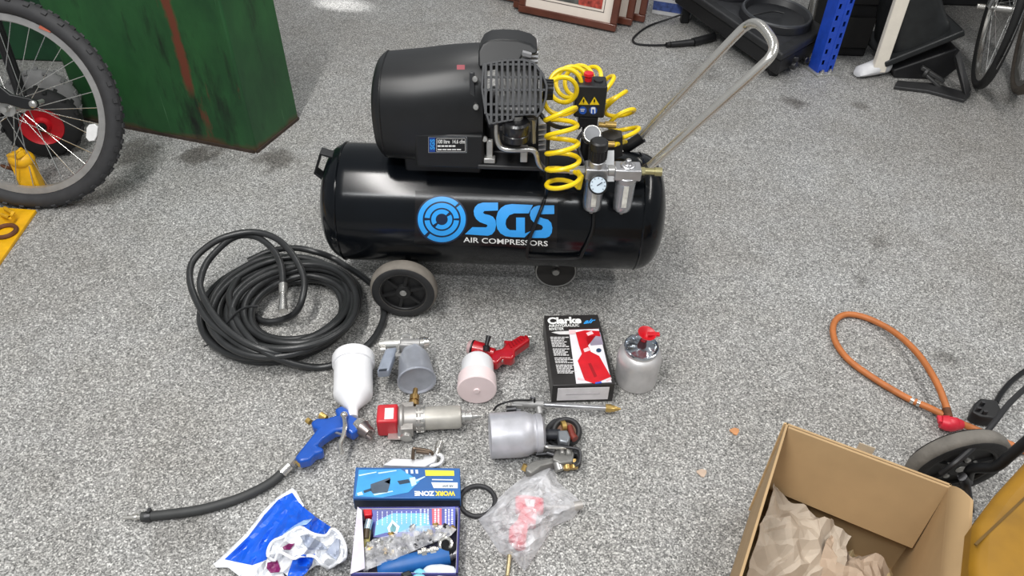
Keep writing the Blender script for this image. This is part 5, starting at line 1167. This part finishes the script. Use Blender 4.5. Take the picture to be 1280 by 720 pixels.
# black twin-well case
n0, n1, n2 = G(968, 103), G(846, 30), G(1020, 72)
ca = thing('equipment_case', 'black plastic case with round wells lying on the floor behind the chrome handle', 'case', (n0 + n1) / 2)
exx = (n1 - n0).normalized(); eyy = (n2 - n0).normalized(); lx, ly = (n1 - n0).length + .05, (n2 - n0).length
def CP(u, v, z): p = n0 + exx * u + eyy * v; return V((p.x, p.y, z))
CB = M((38, 39, 41), .5, var=.2, bump=.1); CB2 = M((26, 26, 28), .5)
q = MB(); q.prism([CP(0, 0, .03), CP(lx, 0, .09), CP(lx, ly, .09), CP(0, ly, .03)], (0, 0, .075)); q.build('body', CB2, ca, bevel=.012, seg=3)
q = MB(); q.prism([CP(-.012, -.018, .105), CP(lx + .01, -.018, .165), CP(lx + .01, ly + .015, .165), CP(-.012, ly + .015, .105)], (0, 0, .035)); q.build('lid', CB, ca, bevel=.01, seg=3)
q = MB(); q.prism([CP(.03, .03, .1402), CP(lx - .03, .03, .1965), CP(lx - .03, ly - .03, .1965), CP(.03, ly - .03, .1402)], (0, 0, .003)); q.build('top_panel', M((46, 47, 50), .45, var=.2), ca, bevel=.001)
tn = (CP(lx, 0, .06) - CP(0, 0, 0)).cross(eyy).normalized(); tn = tn if tn.z > 0 else -tn
for (u, v, r_) in [(.20, ly * .52, .165), (.56, ly * .50, .17)]:
    p = CP(u, v, .143 + .06 * u / lx)
    q = MB(); q.lathe(p, tn, [(0, r_), (.03, r_ * .98), (.036, r_ * .94), (.034, r_ * .88), (.012, r_ * .8), (.006, r_ * .4), (.006, 0)], 40); wl = q.build('round_well', M((34, 35, 38), .42), ca)
    q = MB(); q.torus(p + tn * .034, tn, r_ * .93, .006, 40, 6); q.build('rim', M((60, 62, 66), .4), wl)
for u in (.05, lx - .06):
    for v in (.05, ly - .05):
        q = MB(); q.box(CP(u, v, .03 + .03 * u / lx), (.04, .04, .06 + .06 * u / lx)); q.build('foot', BLACK, ca, bevel=.004)
q = MB(); q.box(CP(.03, ly * .4, .05), (.05, .08, .05)); q.cyl(CP(-.01, ly * .3, .05), CP(-.03, ly * .32, .05), .018, n=12); q.cyl(CP(-.01, ly * .6, .045), CP(-.03, ly * .6, .045), .014, n=12); q.build('latch', DKSTEEL, ca, bevel=.003)
q = MB(); q.tube(smooth([CP(.3, .06, .17), CP(.26, .12, .18), CP(.22, .2, .185), CP(.18, .24, .18)], 5), .004, 6); q.build('cord', BLACK, ca)
# lead with plug in front of the carton
ld_ = thing('power_lead', 'thin black lead curling across the floor in front of the case', 'lead', G(800, 50))
q = MB(); q.tube(path_px([(853, 18, .05), (835, 24, .02), (812, 32, .006), (797, 42, .006), (791, 50, .006), (797, 55, .006), (815, 56.5, .006), (835, 56, .008)], 6), .005, 8); q.build('lead', BLACK, ld_)
q = MB(); cyl_px(q, (833, 56, .014), (838, 55.5, .014), .012); cyl_px(q, (838, 55.5, .016), (866, 53, .018), .013, .016); cyl_px(q, (866, 53, .018), (892, 46, .02), .02); q.build('connector', M((24, 24, 26), .5), ld_)
# chrome tube behind the case
ch = MB(); g_ = G(1006, 45, .04); ch.cyl(G(1008, 50), G(1008, 50) + V((.02, .25, 1.0)), .019); o = ch.build('steel_tube', CHROME, loc=G(1008, 50)); tag(o, 'bright steel tube leaning behind the right end of the black case', 'tube')
# blue racking upright
gu = G(1030, 92)
up_ = thing('racking_upright', 'blue perforated steel racking upright with a bolted foot plate', 'upright', gu)
BLU = M((34, 76, 190), .42, var=.12); uw = .078; uyaw = V((.96, .28, 0)); uyb = V((-.28, .96, 0))
hU = 1.3
q = MB()
for s_ in (-1, 1): q.box(gu + uyaw * (s_ * uw * .48) + uyb * .035 + Z3 * hU / 2, (.004, .07, hU), (uyaw, uyb, Z3))
for (u0, u1) in [(-.5, -.38), (-.22, -.06), (.06, .22), (.38, .5)]:
    q.box(gu + uyaw * (uw * (u0 + u1) / 2) + Z3 * hU / 2, (uw * (u1 - u0), .003, hU), (uyaw, uyb, Z3))
q.box(gu + uyb * .004 + Z3 * hU / 2, (uw * .12, .008, hU), (uyaw, uyb, Z3))
for i in range(27):
    z0 = .03 + i * .05
    for u in (-.30, .30): q.box(gu + uyaw * (uw * u) + Z3 * (z0 + (.02 if u > 0 else 0)), (uw * .17, .003, .028), (uyaw, uyb, Z3))
q.build('column', BLU, up_)
q = MB(); q.box(gu + uyb * .05 + Z3 * hU / 2, (uw * .9, .002, hU), (uyaw, uyb, Z3)); q.build('inner_face', M((14, 26, 66), .6), up_)
q = MB(); q.box(gu + uyb * .03 + Z3 * .004, (.105, .11, .008), (uyaw, uyb, Z3)); q.build('foot_plate', M((176, 176, 172), .5, .5), up_, bevel=.001)
for s_ in (-1, 1): k = MB(); k.lathe(gu + uyaw * (.02 * s_) - uyb * .012 + Z3 * .008, (0, 0, 1), [(0, .011), (.008, .011), (.008, .006), (.016, .006), (.016, 0)], 6); k.build('bolt', STEEL, up_)
# white pole
gw = G(1090, 97)
wpz = thing('white_pole', 'white wooden pole standing in a white wrapped foot beside the black hopper', 'pole', gw)
q = MB(); q.bar(gw + V((.015, .0, .03)), gw + V((.0, .03, 1.2)), .058, .028, (0, 1, 0)); q.build('pole', M((238, 230, 216), .6, var=.04), wpz, bevel=.003)
q = MB(); secs = []
for k, (t, w_, h_) in enumerate([(-.075, .05, .02), (-.06, .075, .045), (0, .08, .065), (.05, .075, .085), (.075, .05, .075), (.08, .02, .05)]):
    c_ = gw + V((t, .02 + .35 * t, .006 + h_ / 2)); ex = V((.35, -1, 0)).normalized()
    secs.append([c_ + ex * (w_ / 2 * math.cos(a * math.pi / 6)) + Z3 * (h_ / 2 * math.sin(a * math.pi / 6)) for a in range(12)])
q.loft(secs)
for p in q.v: p += V((0, 0, .006 * noise.noise(p * 30)))
q.build('wrapped_foot', M((222, 222, 224), .6, var=.06), wpz)
# black hopper
gh = G(1150, 100)
hp_ = thing('black_hopper', 'black plastic hopper with a wide rim tipped on a bracket foot', 'hopper', gh)
HB = M((34, 36, 37), .42, var=.2)
r0_, r1_ = AT(1106, 84, gh.y), AT(1206, 44, gh.y); exr = (r1_ - r0_).normalized(); upr = V((-exr.z, .0, exr.x)).normalized(); bkr = V((0, 1, 0)); rw = (r1_ - r0_).length
def HPp(u, v, w): return r0_ + exr * u + upr * v + bkr * w
q = MB(); q.loft([[HPp(a * rw, 0, b) for a, b in [(0, -.01), (1, -.01), (1, .29), (0, .29)]], [HPp(a * rw, .03, b) for a, b in [(.0, -.01), (1, -.01), (1, .29), (0, .29)]]]); q.build('rim', HB, hp_, bevel=.008, seg=3)
def ring_h(pa, pb, n=28):
    m_ = (pa + pb) / 2; h_ = (pb - pa) / 2; o_ = []
    for i in range(n):
        a = 2 * math.pi * i / n; ca, sa = math.cos(a), math.sin(a)
        o_.append(m_ + h_ * math.copysign(abs(ca) ** .6, ca) + V((0, 1, 0)) * (.15 + .14 * math.copysign(abs(sa) ** .6, sa)))
    return o_
q = MB(); q.loft([ring_h(AT(1112, 80, gh.y), AT(1200, 46, gh.y)), ring_h(AT(1113, 66, gh.y), AT(1197, 34, gh.y)), ring_h(AT(1116, 42, gh.y), AT(1190, 16, gh.y)), ring_h(AT(1122, 0, gh.y), AT(1184, -10, gh.y)), ring_h(AT(1130, -110, gh.y), AT(1184, -112, gh.y))]); q.build('body', HB, hp_)
b0_ = [AT(1119, 100, gh.y + .02), AT(1195, 64, gh.y + .02)]
q = MB(); q.prism([AT(x, y, gh.y + .01) for x, y in [(1116, 88), (1198, 60), (1200, 84), (1168, 108), (1120, 108)]], (0, .2, 0)); q.build('underside', CB2, hp_, bevel=.008)
q = MB(); pA, pB, pC = G(1124, 109), G(1206, 124), G(1213, 116)
q.prism([AT(1195, 70, gh.y - .01), AT(1200, 62, gh.y - .01), pC + Z3 * .012, pB + Z3 * .012], (0, .03, -.004)); q.prism([G(1118, 108, .015), G(1160, 113, .015), G(1206, 125, .015), G(1214, 117, .015), G(1170, 104, .015), G(1122, 100, .015)], (0, 0, -.015)); q.build('foot_bracket', M((48, 48, 49), .5), hp_, bevel=.003)
q = MB(); q.bar(AT(1152, 84, gh.y - .035), AT(1180, 102, gh.y - .07), .022, .016); q.bar(AT(1156, 92, gh.y - .05), AT(1176, 110, gh.y - .09), .02, .012); q.cyl(AT(1156, 90, gh.y - .05), AT(1160, 92, gh.y - .06), .02, n=12); q.build('bracket_arm', M((74, 74, 74), .45, .4), hp_, bevel=.003)
# shelf added out of view to shade the far corner, dark crates added below
q = MB(); q.box((2.35, gu.y + .10, 1.02), (2.1, .05, .10)); q.build('added_beam', M((196, 96, 30), .5), up_, bevel=.003)
q = MB(); q.box((2.35, gu.y + .62, 1.085), (2.1, 1.1, .03)); q.build('added_shade_deck', M((120, 104, 84), .7), up_)
for i, (xa, xb, yy_, lab) in enumerate([(1.43, 1.61, 3.66, 'added dark crate standing in for deep shade behind the white pole'), (2.05, 3.1, 4.36, 'added dark crate standing in for deep shade behind the two parked bicycles')]):
    t = thing('added_shade_crate', lab, 'crate', ((xa + xb) / 2, yy_, 0))  # near-black crates added to darken the gaps like deep shade
    q = MB(); q.box(((xa + xb) / 2, yy_, .45), (xb - xa, .4, .9)); q.build('body', M((20, 20, 21), .7), t, bevel=.01)
    for k in range(4): q = MB(); q.box(((xa + xb) / 2, yy_ - .21, .12 + k * .2), (xb - xa - .02, .02, .14)); q.build('board', M((24, 23, 22), .75), t, bevel=.003)
# dry leaf scraps on the floor
for k, (x, y, lab) in enumerate([(1068, 297, None), (877, 592, 'pale scrap of debris on the floor left of the cardboard box'), (918, 540, 'brown dry leaf scrap on the floor behind the cardboard box')]):
    if not lab: continue
    g_ = G(x, y); q = MB(); q.prism([g_ + V((.011 * math.cos(a) * (1 + .3 * math.sin(3 * a)), .011 * math.sin(a), .003 + .002 * math.sin(2 * a))) for a in [i * math.pi / 5 for i in range(10)]], (0, 0, -.0025))
    o = q.build('debris_scrap', M((190, 168, 150) if k == 1 else (196, 140, 96), .8), loc=g_); tag(o, lab, 'scrap')
